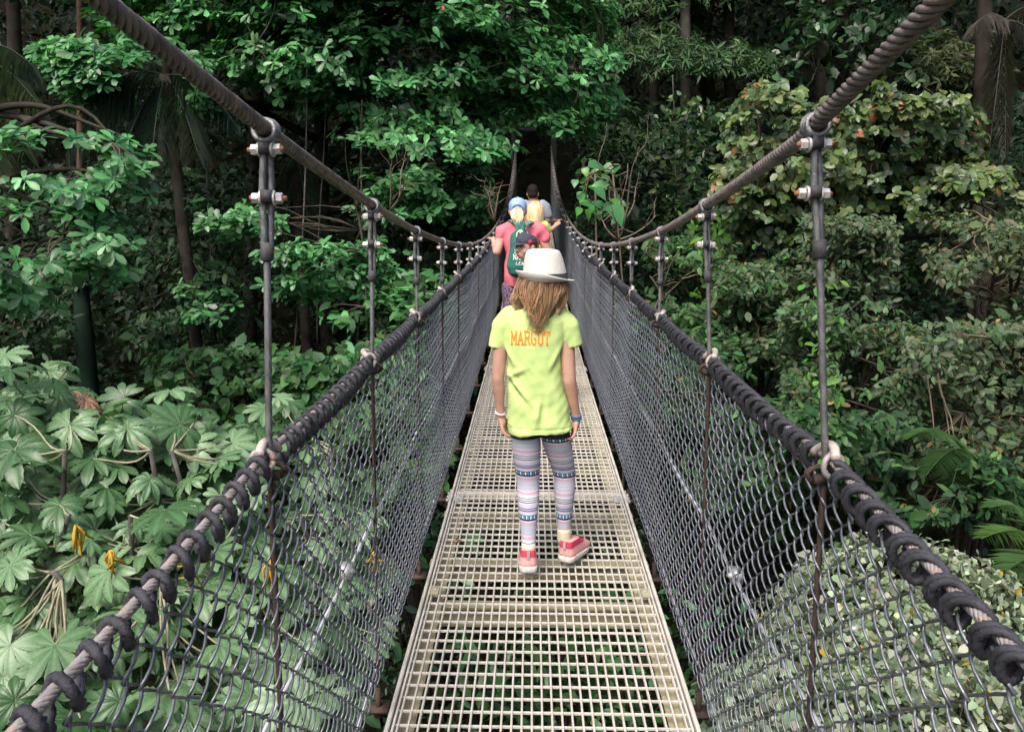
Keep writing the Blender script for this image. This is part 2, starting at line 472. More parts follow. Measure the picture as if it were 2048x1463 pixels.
def path_rail(s, y):
    # slight dips between hangers
    f = ((y - STAT[0]) / 1.045) % 1
    return np.array([(s * XR + XO), y, zdeck(y) + RAILH - .012 * math.sin(PI * f) - .05 * max(0, 1.5 - y)])
def handrail(s):
    t = thing('handrail_cable', 'pale wire handrail cable along the top of the %s fence' % sidename(s), 'cable', ((s * XR + XO), 0, RAILH))
    ys = np.arange(.1, 5, .02)
    mbs = [MB()]
    wire_rope(mbs, [path_rail(s, y) for y in ys], .0082, 6, .07, 5, 9)
    mbs[0].build('cable', M_RAIL, t)
    MB().tube([path_rail(s, y) for y in np.arange(4.98, Y_END, .2)], .010, 6).build('far_cable', M_RAIL, t)
    for k, y in enumerate(STAT[:9]):         # hose sleeves and knots at the hangers
        c = path_rail(s, y); j = RNG.normal(0, 1, 6)
        a = MB(); pts = []
        for u in np.linspace(0, 1, 14):
            pts.append(c + np.array([-s * .004 + s * (.018 + .006 * j[1]) * math.sin(PI * u * 1.2), -.050 + .105 * u + .004 * j[0], .012 + (.016 + .004 * j[2]) * math.sin(PI * u) - .020 * u * u]))
        a.tube(pts, .0092, 12); a.build('hose_sleeve', M_HOSE, t)
        b = MB(); b.tube([c + np.array([.021 * math.cos(v), -.028 + .008 * math.sin(v + 1), -.008 + .022 * math.sin(v)]) for v in np.linspace(0, 2 * PI, 18)], .0056, 8, twist=(3, 160, .2)); b.build('knot', M_RAIL, t)
        q = MB(); q.tube([c + np.array([.022 * math.cos(v) - s * .01, .012 + .01 * v / 6, -.040 + .016 * math.sin(v)]) for v in np.linspace(0, 2 * PI, 14)], .006, 8); q.box(c + np.array([-s * .012, .0, -.045]), (.026, .020, .016)); q.build('shackle', M_RUST, t)
for s in (-1, 1): handrail(s)

def lacing(s):
    pitch = .060
    strands = 1 if s < 0 else 2
    m = MB()
    for q in range(strands):
        P = []
        nl = int(3.4 / pitch)
        for a in np.concatenate([np.arange(0, 2 * PI * nl, 2 * PI / 32), np.arange(2 * PI * nl, 2 * PI * (11.5 / pitch), 2 * PI / 13)]):
            n = int(a / (2 * PI)); j1, j2 = math.sin(n * 12.9898) * .5, math.sin(n * 78.233) * .5
            y = .12 + pitch * a / (2 * PI) + .0130 * q
            c = path_rail(s, y)
            rx, rz = (.0185, .0205) if s < 0 else (.0175, .0205)
            w = 1 + .16 * j1
            sl = (.020 + .010 * j2) if s < 0 else -(.007 + .006 * j2)
            P.append(c + np.array([s * (rx * w * math.cos(a)) - s * .003, sl * math.cos(a) + .010 * j2, -.008 + rz * w * math.sin(a) - .012 * max(0, -math.sin(a)) ]))
        P = np.array(P)
        f = ((P[:, 1] - STAT[0]) / 1.045) % 1
        keep = np.minimum(f, 1 - f) * 1.045 > .055
        st = 0
        for i in range(1, len(P) + 1):
            if i == len(P) or keep[i] != keep[st]:
                if keep[st] and i - st > 6: m.tube(P[st:i], .0064 if s < 0 else .0056, 8, twist=(2, 300, .30))
                st = i
    o = m.build('lacing_rope', M_ROPE, None, loc=((s * XR + XO), 0, RAILH))
    tag(o, 'dark rope coiled around the %s handrail cable, lacing the mesh to it' % sidename(s), 'rope')
for s in (-1, 1): lacing(s)

for s in (-1, 1):                            # pale tension wires woven through the mesh
    for h, w in ((.60, 'middle'), (.03, 'foot')):
        m = MB(); m.tube([((s * (XR + (.010 if h > .1 else .02)) + XO), y, zdeck(y) + h - .02 * math.sin(PI * (((y - STAT[0]) / 1.045) % 1))) for y in np.arange(.1, 16, .1)], .0046 if h > .1 else .0034, 8)
        o = m.build('tension_wire', M_WHITEW, None, loc=((s * XR + XO), 0, h))
        tag(o, 'straight white wire running along the %s of the %s mesh fence' % (w, sidename(s)), 'wire', 'tension wires on the fences')
    y = 2.16; m = MB(); m.box(((s * (XR + .010) + XO), y, .595), (.03, .05, .035)); m.tube([((s * (XR - .005) + XO), y - .015, .60), ((s * (XR - .005) + XO), y + .02, .585)], .008, 8)
    tag(m.build('wire_clip', M_GALV, None, loc=((s * XR + XO), y, .6)), 'small metal clip on the middle wire of the %s fence' % sidename(s), 'clip')
# ------------------------------------------------------------------ people
def remesh(mb, voxel, smooth=4, disp=None):
    me = mb.mesh('tmp'); o = bpy.data.objects.new('tmp', me); COL.objects.link(o)
    r = o.modifiers.new('r', 'REMESH'); r.mode = 'VOXEL'; r.voxel_size = voxel
    sm = o.modifiers.new('s', 'SMOOTH'); sm.factor = .5; sm.iterations = smooth
    dg = bpy.context.evaluated_depsgraph_get()
    out = bpy.data.meshes.new_from_object(o.evaluated_get(dg))
    bpy.data.objects.remove(o); bpy.data.meshes.remove(me)
    n = len(out.vertices); V = np.empty(n * 3, np.float32); out.vertices.foreach_get('co', V); V = V.reshape(-1, 3).astype(float)
    if disp is not None:
        Nn = np.empty(n * 3, np.float32); out.vertices.foreach_get('normal', Nn); Nn = Nn.reshape(-1, 3)
        V = disp(V, Nn); out.vertices.foreach_set('co', V.astype(np.float32).ravel())
    out.polygons.foreach_set('use_smooth', np.ones(len(out.polygons), bool))
    out.update()
    return out
def place(name, me, mat, parent):
    b = root_of(parent)
    n = len(me.vertices); V = np.empty(n * 3, np.float32); me.vertices.foreach_get('co', V)
    V = V.reshape(-1, 3) - np.array(tuple(b), np.float32); me.vertices.foreach_set('co', V.ravel()); me.update()
    me.materials.clear(); me.materials.append(mat); me.name = name
    return link(name, me, parent)

def skin_mat(name, c1, c2):
    m = pmat(name, c1, c2, 9, .5, .12, bscale=180, spec=.35)
    B = m.node_tree.nodes['Principled BSDF']; B.inputs['Subsurface Weight'].default_value = .12
    B.inputs['Subsurface Radius'].default_value = (.02, .008, .004); B.inputs['Subsurface Scale'].default_value = .6
    return m
M_SKIN = skin_mat('fair_skin', (.43, .235, .17), (.55, .33, .25))
M_SKIN2 = skin_mat('rosy_skin', (.52, .28, .22), (.60, .36, .29))
M_SKIN3 = skin_mat('tanned_skin', (.34, .19, .12), (.41, .235, .155))
def cloth(name, c, var=.08, rough=.85, weave=900):
    return pmat(name, tuple(x * (1 - var) for x in c), tuple(min(1, x * (1 + var)) for x in c), 14, rough, .25, bscale=weave, spec=.25)
M_NEON = cloth('neon_yellow_green_cotton', (.53, .69, .25), .04)
M_NEON2 = cloth('pale_yellow_green_cotton', (.54, .65, .20))
M_ORANGE = cloth('orange_print', (.86, .26, .035), .05)
M_HAT = pmat('cream_straw_hat', (.62, .59, .52), (.69, .665, .60), 60, .8, .4, bscale=500, spec=.2)
M_NAVY = cloth('navy_hat_band', (.055, .06, .09))
M_SOLE = pmat('worn_white_rubber', (.52, .48, .43), (.66, .63, .59), 24, .7, .1, c3=(.42, .36, .28), hi=.68)
M_SHOEP = cloth('salmon_pink_mesh', (.68, .34, .31)); M_SHOER = cloth('crimson_trim', (.55, .05, .11))
M_SOCK = cloth('cream_sock', (.60, .55, .40))
M_CORAL = cloth('coral_pink_cotton', (.72, .17, .22), .06)
M_BAG = cloth('teal_green_canvas', (.035, .155, .125)); M_STRAP = cloth('grey_green_webbing', (.12, .22, .18))
M_BCAP = cloth('light_blue_denim_cap', (.30, .42, .66), .2); M_BCAPD = cloth('darker_blue_trim', (.10, .16, .32))
M_DENIM = pmat('dark_navy_denim', (.025, .028, .05), (.06, .065, .10), 90, .85, .3, bscale=600)
M_GREYBLUE = cloth('grey_blue_cotton', (.27, .29, .36)); M_TROU = cloth('charcoal_trousers', (.045, .045, .05))
M_WHITEP = cloth('white_print', (.80, .80, .77)); M_RED = cloth('red_badge', (.70, .03, .04)); M_CORD = cloth('cream_cord', (.66, .58, .44))
M_FLORAL = pmat('dark_mottled_fabric', (.03, .02, .035), (.30, .19, .28), 75, .85, .2, lo=.44, hi=.60, detail=2)
M_HAIR = colmat('hair_locks', .42, .5); M_BLACKH = pmat('short_black_hair', (.006, .005, .005), (.018, .014, .013), 160, .8, .5, bscale=420, spec=.15)
M_DARK = pmat('dark_eye', (.02, .015, .012), (.04, .03, .02), 50, .3); M_LIP = cloth('lip', (.52, .18, .16))

def chain(mb, pts, rad):
    for a, b, ra, rb in zip(pts[:-1], pts[1:], rad[:-1], rad[1:]): mb.cap(a, b, ra, rb)
def hand(mb, wrist, down, thumb, nrm, k=1.0, curl=.35, seed=0):
    """palm, four unequal bent fingers and a thumb from the side of the palm; nrm = the way the palm faces"""
    w, d, t, n = (np.array(tuple(v), float) for v in (wrist, down, thumb, nrm))
    d /= np.linalg.norm(d); n = n - d * (n @ d); n /= np.linalg.norm(n); t2 = np.cross(d, n); t2 *= np.sign(t2 @ t) or 1
    K = []
    for i, (o, L) in enumerate(((.026, .068), (.009, .072), (-.009, .069), (-.025, .062))):
        kn = w + (d * L + t2 * o) * k; K.append(kn); mb.cap(w + (d * .014 + t2 * o * .55) * k, kn, .0105 * k, .0085 * k, 10)
    mb.cap(w - d * .01 * k, w + d * .03 * k, .0185 * k, .019 * k, 12)
    for i, (kn, fl) in enumerate(zip(K, (.058, .066, .061, .047))):
        p = kn.copy(); ang = curl * (.6 + .15 * i); q = d + t2 * (.09 - .065 * i)
        q /= np.linalg.norm(q)
        for seg, (fr, r0, r1) in enumerate(((.45, .0078, .0068), (.32, .0066, .006), (.23, .0058, .0048))):
            v = q * math.cos(ang) + n * math.sin(ang); e = p + v * fl * fr * k
            mb.cap(p, e, r0 * k, r1 * k, 10); p = e; ang += curl * 1.15
    b = w + (d * .020 + t2 * .020) * k; m1 = b + (d * .026 + t2 * .024 + n * .012) * k; m2 = m1 + (d * .026 + t2 * .006 + n * .010) * k
    mb.cap(b, m1, .0115 * k, .0092 * k, 10); mb.cap(m1, m2, .0088 * k, .0065 * k, 10)

def locks(mb, paths, r, c_root, c_tip, jit=.12, flat=.5, sides=5):
    for P in paths:
        P = np.array(P); n = len(P); u = np.linspace(0, 1, n)
        c = np.array(c_root)[None] * (1 - u[:, None]) + np.array(c_tip)[None] * u[:, None]
        c = c * (1 + RNG.normal(0, jit)) * (1 + RNG.normal(0, jit * .3, (1, 3)))
        mb.tube(P, r * RNG.uniform(.6, 1.35) * (np.minimum(1, .35 + u * 2.2) * np.clip((1.02 - u) * 2.6, .08, 1)), sides, col=np.clip(c, .004, 1), flat=flat)

def leggings_mat():
    m, N, L, B = new_mat('knit_pattern_leggings')
    at_ = N.new('ShaderNodeAttribute'); at_.attribute_name = 'Col'         # r = height along the leg in pattern repeats, g = turn round the leg
    sp = N.new('ShaderNodeSeparateColor'); L.new(at_.outputs['Color'], sp.inputs[0])
    def math_(op, a, b=None, c=None):
        n = N.new('ShaderNodeMath'); n.operation = op
        for i, v in enumerate((a, b, c)):
            if v is None: continue
            if isinstance(v, (int, float)): n.inputs[i].default_value = v
            else: L.new(v, n.inputs[i])
        return n.outputs[0]
    nzv = N.new('ShaderNodeTexNoise'); nzv.inputs['Scale'].default_value = 25
    r = math_('FRACT', math_('ADD', sp.outputs[0], math_('MULTIPLY', math_('SUBTRACT', nzv.outputs['Fac'], .5), .015)))
    w, lav, pk, nv, gr, lil = (.52, .52, .58), (.33, .34, .45), (.43, .25, .33), (.028, .036, .08), (.31, .33, .38), (.45, .43, .53)
    st = [(0, nv), (.105, lil), (.13, w), (.165, lav), (.19, nv), (.205, lav), (.245, nv), (.26, lil), (.30, pk), (.315, lil), (.345, w), (.375, nv), (.395, w), (.42, nv), (.44, w), (.465, nv), (.485, w), (.53, lil), (.56, pk), (.625, lil), (.66, gr), (.71, lav), (.74, gr), (.79, lav), (.83, gr), (.88, pk), (.95, w), (.975, nv)]
    cr = ramp(N, st, 'CONSTANT'); L.new(r, cr.inputs[0])
    # dots in the navy band, dashes in the white bands
    band = math_('MULTIPLY', math_('LESS_THAN', r, .10), math_('GREATER_THAN', r, .012))
    u = math_('MULTIPLY', sp.outputs[1], 9.0); fu = math_('ABSOLUTE', math_('SUBTRACT', math_('FRACT', u), .5))
    fv = math_('ABSOLUTE', math_('SUBTRACT', math_('ABSOLUTE', math_('SUBTRACT', math_('MULTIPLY', r, 1.0), .055)), .018))
    dot = math_('LESS_THAN', math_('ADD', math_('MULTIPLY', fu, .065), fv), .026)
    dot = math_('MULTIPLY', dot, band)
    alt = math_('GREATER_THAN', math_('FRACT', math_('MULTIPLY', u, .5)), .5)
    dc = N.new('ShaderNodeMix'); dc.data_type = 'RGBA'; L.new(alt, dc.inputs['Factor']); dc.inputs[6].default_value = (.72, .73, .78, 1); dc.inputs[7].default_value = (.07, .33, .52, 1)
    m1 = N.new('ShaderNodeMix'); m1.data_type = 'RGBA'; L.new(dot, m1.inputs['Factor']); L.new(cr.outputs[0], m1.inputs[6]); L.new(dc.outputs[2], m1.inputs[7])
    da = math_('LESS_THAN', math_('FRACT', math_('MULTIPLY', sp.outputs[1], 34)), .38)
    bd = math_('MULTIPLY', math_('GREATER_THAN', r, .27), math_('LESS_THAN', r, .96)); dm = math_('MULTIPLY', math_('MULTIPLY', da, bd), math_('GREATER_THAN', math_('FRACT', math_('MULTIPLY', r, 21)), .45))
    m2 = N.new('ShaderNodeMix'); m2.data_type = 'RGBA'; L.new(math_('MULTIPLY', dm, .85), m2.inputs['Factor']); L.new(m1.outputs[2], m2.inputs[6]); m2.inputs[7].default_value = (.66, .66, .71, 1)
    top = math_('GREATER_THAN', sp.outputs[2], .5)
    m3 = N.new('ShaderNodeMix'); m3.data_type = 'RGBA'; L.new(top, m3.inputs['Factor']); L.new(m2.outputs[2], m3.inputs[6]); m3.inputs[7].default_value = (.025, .025, .028, 1)
    L.new(m3.outputs[2], B.inputs['Base Color']); B.inputs['Roughness'].default_value = .85; B.inputs['Specular IOR Level'].default_value = .2
    return m

def ribbon_text(strokes, wd, proj, mb):
    """letters as flat strokes: every stroke is a list of (x, y) points, proj maps (x, y) to the cloth"""
    for st in strokes:
        st = np.array(st, float)
        for a, b in zip(st[:-1], st[1:]):
            L = np.linalg.norm(b - a); t = (b - a) / L; nn = np.array([-t[1], t[0]]) * wd / 2
            k = max(2, int(L / .35)); V = []
            for q in np.linspace(-.25 * wd / L, 1 + .25 * wd / L, k + 1):
                p = a + (b - a) * q; V += [proj(*(p + nn)), proj(*(p - nn))]
            mb.add(V, [np.array([(2 * i, 2 * i + 1, 2 * i + 3, 2 * i + 2) for i in range(k)])])
GL = {  # letters on a 4 x 6 grid, slab serifs included
 'M': [[(0.4, 0), (.4, 6), (2, 2.2), (3.6, 6), (3.6, 0)], [(-.2, 0), (1, 0)], [(3, 0), (4.2, 0)], [(-.2, 6), (.5, 6)], [(3.5, 6), (4.2, 6)]],
 'A': [[(.3, 0), (2, 6), (3.7, 0)], [(1, 2.2), (3, 2.2)], [(-.3, 0), (1, 0)], [(3, 0), (4.3, 0)]],
 'R': [[(.5, 0), (.5, 6), (2.8, 6), (3.5, 5.3), (3.5, 3.8), (2.8, 3.1), (.5, 3.1)], [(2.2, 3.1), (3.7, 0)], [(-.2, 0), (1.2, 0)], [(3.3, 0), (4.3, 0)], [(-.2, 6), (.5, 6)]],
 'G': [[(3.5, 4.6), (3.5, 5.2), (2.8, 6), (1.2, 6), (.4, 5.2), (.4, .8), (1.2, 0), (2.8, 0), (3.5, .8), (3.5, 2.6), (2.2, 2.6)]],
 'O': [[(1.2, 0), (.4, .8), (.4, 5.2), (1.2, 6), (2.8, 6), (3.6, 5.2), (3.6, .8), (2.8, 0), (1.2, 0)]],
 'T': [[(2, 0), (2, 6)], [(0, 4.6), (0, 6), (4, 6), (4, 4.6)], [(1.3, 0), (2.7, 0)]],
 'N': [[(.4, 0), (.4, 6), (3.6, 0), (3.6, 6)], [(-.2, 0), (1, 0)], [(-.2, 6), (.5, 6)], [(3, 6), (4.2, 6)]],
 'P': [[(.5, 0), (.5, 6), (2.8, 6), (3.5, 5.3), (3.5, 3.6), (2.8, 2.9), (.5, 2.9)], [(-.2, 0), (1.2, 0)]],
 'L': [[(.5, 6), (.5, 0), (3.6, 0)]], 'E': [[(3.6, 6), (.5, 6), (.5, 0), (3.6, 0)], [(.5, 3), (2.8, 3)]],
 '7': [[(.2, 6), (3.6, 6), (1.4, 0)]],
}
from mathutils.bvhtree import BVHTree
def bvh_of(me, off=(0, 0, 0)):
    V = [Vector(v.co) + Vector(off) for v in me.vertices]; return BVHTree.FromPolygons(V, [tuple(p.vertices) for p in me.polygons])
def back_proj(bvh, x, z, lift=.0015, y0=0.0):
    h = bvh.ray_cast(Vector((x, y0, z)), Vector((0, 1, 0)))
    return np.array((x, (h[0].y if h[0] else y0 + 9) - lift, z))

# ------------------------------------------------------------------ the girl in front
def girl():
    D = 3.45
    base = Vector((0.03, 3.43, 0))
    t = thing('person', 'girl walking away in a neon yellow-green T-shirt, patterned leggings and white hat', 'person', base)
    a = lambda x, y, d=0.0: np.array(at(x, y, D + d))
    # body: one continuous skin surface
    b = MB()
    head = a(1088, 562); b.ball(head, (.073, .088, .105)); b.cap(head - (0, -.01, .06), a(1078, 622), .045, .046)
    b.ball(head + np.array([0, .093, -.02]), (.014, .02, .02)); b.ball(head + np.array([-.074, .0, -.012]), (.012, .02, .028)); b.ball(head + np.array([.074, .0, -.012]), (.012, .02, .028))
    b.cap(a(1034, 652), a(1108, 652), .042, .042); b.cap(a(1070, 650), a(1075, 780), .07, .07)
    LA = [a(1006, 644), a(996, 755, -.015), a(1001, 832, .01)]; RA = [a(1130, 644), a(1139, 762, -.02), a(1153, 838, .01)]
    chain(b, LA, [.038, .0285, .0185]); chain(b, RA, [.039, .0295, .019])
    b.cap(LA[1] + (LA[2] - LA[1]) * .25, LA[1] + (LA[2] - LA[1]) * .6, .0272, .0235); b.cap(RA[1] + (RA[2] - RA[1]) * .25, RA[1] + (RA[2] - RA[1]) * .6, .0282, .0242)
    hand(b, LA[2], a(1012, 868, .01) - LA[2], (-.35, .9, 0), (.80, -.25, .25), 1.0, .45)
    hand(b, RA[2], a(1146, 878, -.01) - RA[2], (-.2, .95, 0), (-.95, -.1, .1), 1.02, .45)
    Lh, Lk, La = a(1051, 866), a(1056, 958, .03), np.array(at(1057, 1098, 3.34)); Rh, Rk, Ra = a(1109, 866), a(1129, 946, .08), np.array(at(1128, 1066, 3.50))
    chain(b, [Lh, Lk, La], [.055, .04, .024]); chain(b, [Rh, Rk, Ra], [.055, .04, .024])
    b.cap(La, La + (0, .05, -.06), .024, .02); b.cap(Ra, Ra + (0.02, .05, -.06), .024, .02)
    place('body', remesh(b, .0052, 2), M_SKIN, t)
    # leggings
    def leg(hip, knee, ank, r):
        P, R = [], []
        calf = knee + (ank - knee) * .32 + np.array([0, -.012, 0])
        ctrl = [hip + np.array([0, 0, .035]), hip, hip + (knee - hip) * .5, knee, calf, knee + (ank - knee) * .7, ank + (knee - ank) * .05]
        u = np.linspace(0, len(ctrl) - 1, 60); cs = np.array(ctrl)
        Pp = np.stack([np.interp(u, np.arange(len(ctrl)), cs[:, i]) for i in range(3)], -1)
        for _ in range(6): Pp[1:-1] = (Pp[:-2] + 2 * Pp[1:-1] + Pp[2:]) / 4
        Rr = np.interp(u, np.arange(len(ctrl)), r)
        for _ in range(6): Rr[1:-1] = (Rr[:-2] + 2 * Rr[1:-1] + Rr[2:]) / 4
        Rr = Rr * (1 + .010 * np.sin(u * 9.0) + .008 * np.sin(u * 23 + 1))
        return Pp, Rr
    lg = MB()
    for (h, k, an, r, off) in ((Lh, Lk, La, (.066, .068, .062, .0525, .049, .036, .031), .10), (Rh, Rk, Ra, (.066, .069, .062, .0515, .048, .036, .031), .30)):
        P, R = leg(h, k, an, r)
        d = np.concatenate([[0], np.cumsum(np.linalg.norm(np.diff(P, axis=0), axis=1))])
        th = np.arange(40) * 2 * PI / 40
        rings = P[:, None, :] + np.stack([np.cos(th)[None] * R[:, None], np.sin(th)[None] * R[:, None] * 1.08, np.zeros((60, 40))], -1)
        col = np.stack([np.repeat((1 - d / .205) + off + 6, 40), np.tile((np.abs(th - PI) / PI) * 1.0, 60) * 1.6, np.repeat((d < .05) * 1.0, 40)], -1)
        lg.rings(rings, (True, True), col)
    lg.build('leggings', leggings_mat(), t)
    # socks and shoes
    for an, yaw, lift, nm in ((La, .03, .024, 'left'), (Ra, -.50, .010, 'right')):
        MB().tube([an + np.array([0, -.002, z]) for z in (.03, .012, -.02, -.05)], [.030, .0325, .033, .031], 20).build('sock', M_SOCK, t)
        pit = .16 if nm == 'left' else .05
        c, s_ = math.cos(yaw), math.sin(yaw); cp, sp = math.cos(-pit), math.sin(-pit)
        heel = np.array([an[0], an[1] - .055, 0.0])
        def fp(x, y, z):
            y2, z2 = y * cp - z * sp, y * sp + z * cp
            return heel + np.array([x * c - y2 * s_, x * s_ + y2 * c, z2 + .012 + (.034 if nm == 'left' else .012)])
        prof = [(-.004, .023), (.004, .034), (.02, .0395), (.06, .039), (.11, .042), (.15, .045), (.185, .041), (.215, .028), (.224, .014)]
        outl = [( w, y) for y, w in prof] + [(-w, y) for y, w in prof[::-1]]
        so = MB(); so.rings([[fp(x * k1, (y - .1) * k2 + .1, z) for x, y in outl] for z, k1, k2 in ((.002, .93, .965), (.008, 1.0, 1.0), (.021, 1.03, 1.010), (.031, .99, .99))])
        sh = so.build('shoe', M_SOLE, t)
        tag(sh, 'pale rubber sole of the pink trainer')
        upm = MB(); L = []
        for z, k1, y0, y1 in ((.030, .97, .002, .218), (.040, .975, .0, .214), (.049, .95, .001, .200), (.058, .91, .002, .180), (.066, .87, .003, .158), (.075, .825, .004, .138), (.088, .77, .006, .114), (.101, .72, .008, .100)):
            L.append([fp(x * k1, y0 + (y + .004) / .21 * (y1 - y0), z) for x, y in outl])
        upm.rings(L, (True, True)); upm.build('upper', M_SHOEP, sh)
        col = MB(); L2 = []
        for z, k1, y0, y1 in ((.074, .865, .001, .150), (.083, .825, .001, .128), (.094, .790, .003, .114), (.1025, .755, .005, .104)):
            L2.append([fp(x * k1, y0 + (y + .004) / .21 * (y1 - y0) - .0015, z) for x, y in outl])
        col.rings(L2, (False, False)); col.build('collar', M_SHOER, sh)
        pt = MB(); pt.box(fp(0, -.005, .084), (.012, .004, .036)); pt.build('heel_tab', M_GALV, sh, smooth=False)
    # T-shirt
    sm = MB(); th = np.arange(36) * 2 * PI / 36
    prof = [(607, 1051, 1096, .048), (614, 1036, 1106, .058), (622, 1016, 1124, .070), (640, 1004, 1136, .082), (668, 1006, 1132, .090), (700, 1011, 1125, .092), (745, 1014, 1124, .090), (790, 1016, 1131, .094), (825, 1016.5, 1139, .100), (848, 1017, 1143, .104), (857, 1016.5, 1144.5, .106)]
    rg = []
    for (y, x0, x1, dp) in prof:
        p0, p1 = a(x0, y), a(x1, y); c = (p0 + p1) / 2; w = (p1[0] - p0[0]) / 2
        ex = .82
        rg.append([c + np.array([w * np.sign(math.cos(v)) * abs(math.cos(v)) ** ex, dp * np.sign(math.sin(v)) * abs(math.sin(v)) ** ex, .012 * math.cos(v - .6) * (y > 800)]) for v in th])
    sm.rings(rg[::-1])
    sm.cap(a(1022, 636), a(1006, 652), .054, .052); sm.cap(a(1118, 636), a(1134, 652), .054, .053)
    sm.tube(np.array([a(1010, 645), a(1004, 660), a(999, 680), a(996.5, 695)]), [.050, .049, .0455, .0445], 22); sm.tube(np.array([a(1130, 645), a(1136, 660), a(1142, 678), a(1145, 692)]), [.051, .050, .0465, .0455], 22)
    ztop = a(1070, 640)[2]; zh = a(1070, 857)[2]
    def disp(V, N):
        x, z = V[:, 0], V[:, 2]
        lowk = np.clip((ztop - z) / (ztop - zh), 0, 1)
        w = (.0024 * np.sin(34 * (x * .9 + z * .8) + 2.2 * np.sin(9 * z)) + .0012 * np.sin(70 * (x * .5 - z * .55) + 3 * np.sin(14 * x)) + .0022 * np.sin(26 * x + 14 * z + 1.5) + .0007 * np.sin(150 * x + 60 * z + 4 * np.sin(20 * z)) + .0006 * np.sin(120 * z - 90 * x + 3 * np.sin(25 * x))) * (.35 + .9 * lowk)
        for px, pz, ax, L_, amp in ((a(1040, 800)[0], a(1040, 770)[2], -.9, .075, .013), (a(1075, 805)[0], a(1075, 815)[2], 1.45, .055, .010), (a(1112, 700)[0], a(1112, 706)[2], 1.1, .06, .009), (a(1020, 700)[0], a(1020, 705)[2], -1.1, .06, .009), (a(1030, 760)[0], a(1030, 740)[2], .5, .05, .008)):
            u = (x - px) * math.cos(ax) + (z - pz) * math.sin(ax); v = -(x - px) * math.sin(ax) + (z - pz) * math.cos(ax)
            w = w + amp * np.exp(-(u / L_) ** 2) * (np.exp(-(v / .012) ** 2) - .6 * np.exp(-((v + .022) / .014) ** 2))
        hem = (z < zh + .024) & (z > zh + .018)
        w = w - .003 * hem
        return V + N * w[:, None]
    shirt = remesh(sm, .006, 3, disp)
    bv = bvh_of(shirt)
    place('t_shirt', shirt, M_NEON, t)
    tx = MB(); X0, X1 = a(1021, 675, -.09)[0], a(1101, 675, -.09)[0]; Z0 = a(1060, 686, -.09)[2]; Z1 = a(1060, 661, -.09)[2]
    adv = (X1 - X0) / 6.0; gx = adv / 5.0; gz = (Z1 - Z0) / 6
    for i, ch in enumerate('MARGOT'):
        def pj(x, z, i=i):
            xx = X0 + i * adv + (x + .5) * gx
            return back_proj(bv, xx, Z0 + z * gz + .006 * math.cos((xx - (X0 + X1) / 2) * 14) - .006 - .004, .0022)
        ribbon_text(GL[ch], .92, pj, tx)
    tx.build('back_lettering', M_ORANGE, t, smooth=False)
    # hair
    hb = MB(); hb.ball(head + np.array([0, -.012, .012]), (.080, .093, .10)); hb.cap(head + (0, -.02, -.02), head + (-.005, -.035, -.12), .076, .058); 
    ho = MB(); c1, c2 = (.26, .14, .075), (.52, .34, .18)
    for c_ in range(44):
        th_ = -2.0 + 4.0 * (c_ + RNG.uniform(.1, .9)) / 44; ab = abs(th_); sgn = 1 if th_ > 0 else -1; side = ab > 1.0
        L_ = RNG.uniform(0, 1); zend = (1.105 + .06 * L_ + .07 * max(0, ab - .3)) if not side else 1.148 + .05 * L_
        r0 = head + np.array([math.sin(th_) * .074 - .006, -math.cos(th_) * .092, .03])
        xe = head[0] - .022 + math.sin(th_) * RNG.uniform(.055, .095) + sgn * .010 * side
        if ab < .9: xe = xe * .66 + .34 * a(1066, 640)[0]
        ye = head[1] - .082 - RNG.uniform(0, .02) if not side else r0[1] - RNG.uniform(0, .03)
        wv, ph, fq = RNG.uniform(.008, .019), RNG.uniform(0, 6.3), RNG.uniform(6.5, 10); k1 = RNG.uniform(-.22, .22)
        cr_, ct_ = np.array(c1) * math.exp(k1), np.array(c2) * math.exp(k1 * .8 + RNG.normal(0, .1)); P = []
        for i in range(26):
            o0 = RNG.normal(0, .0105, 2); e = RNG.normal(0, .10); l = RNG.uniform(.8, 1.04); pts = []
            for u in np.linspace(0, 1, 12) * l:
                z = r0[2] + (zend - r0[2]) * u + RNG.normal(0, .0)
                bul = .017 * math.sin(PI * min(1, u * 1.2)); sp = (1.0 - .75 * u ** 1.6)
                w_ = wv * math.sin(ph + u * fq + e * 3) * u ** .8
                x = r0[0] + (xe - r0[0]) * u ** 1.2 + math.sin(th_) * bul * 1.1 + w_ + o0[0] * sp
                y = r0[1] + (ye - r0[1]) * u - math.cos(th_) * bul + .6 * wv * math.cos(ph + u * fq) * u + o0[1] * sp * .7
                if z < ztop + .05 and y > head[1] - .100 and not side: y = head[1] - .100 + .012 * (y - head[1]) + o0[1] * sp
                pts.append((x, y, z))
            P.append(pts)
        locks(ho, P, .0033, cr_, ct_, .10, .6, 3)
    hobj = ho.build('hair', M_HAIR, t)
    tag(hobj, 'long wavy light brown hair down to the shoulders')
    hb.col = True; hb.C = [np.tile(np.array([.22, .115, .06]), (len(v), 1)) for v in hb.V]
    hb.build('hair_base', M_HAIR, hobj)
    # hat with dark band and turned-up back brim
    hc = a(1090, 556); th2 = np.arange(48) * 2 * PI / 48
    tilt = lambda p: hc + np.array([p[0], p[1], p[2] - .02 * p[0]])
    def ring(rx, ry, z, pinch=0, dx=0): return [tilt((rx * math.cos(v) + dx, ry * math.sin(v) * (1 - pinch * abs(math.cos(v)) ** 3), z)) for v in th2]
    cr = MB()
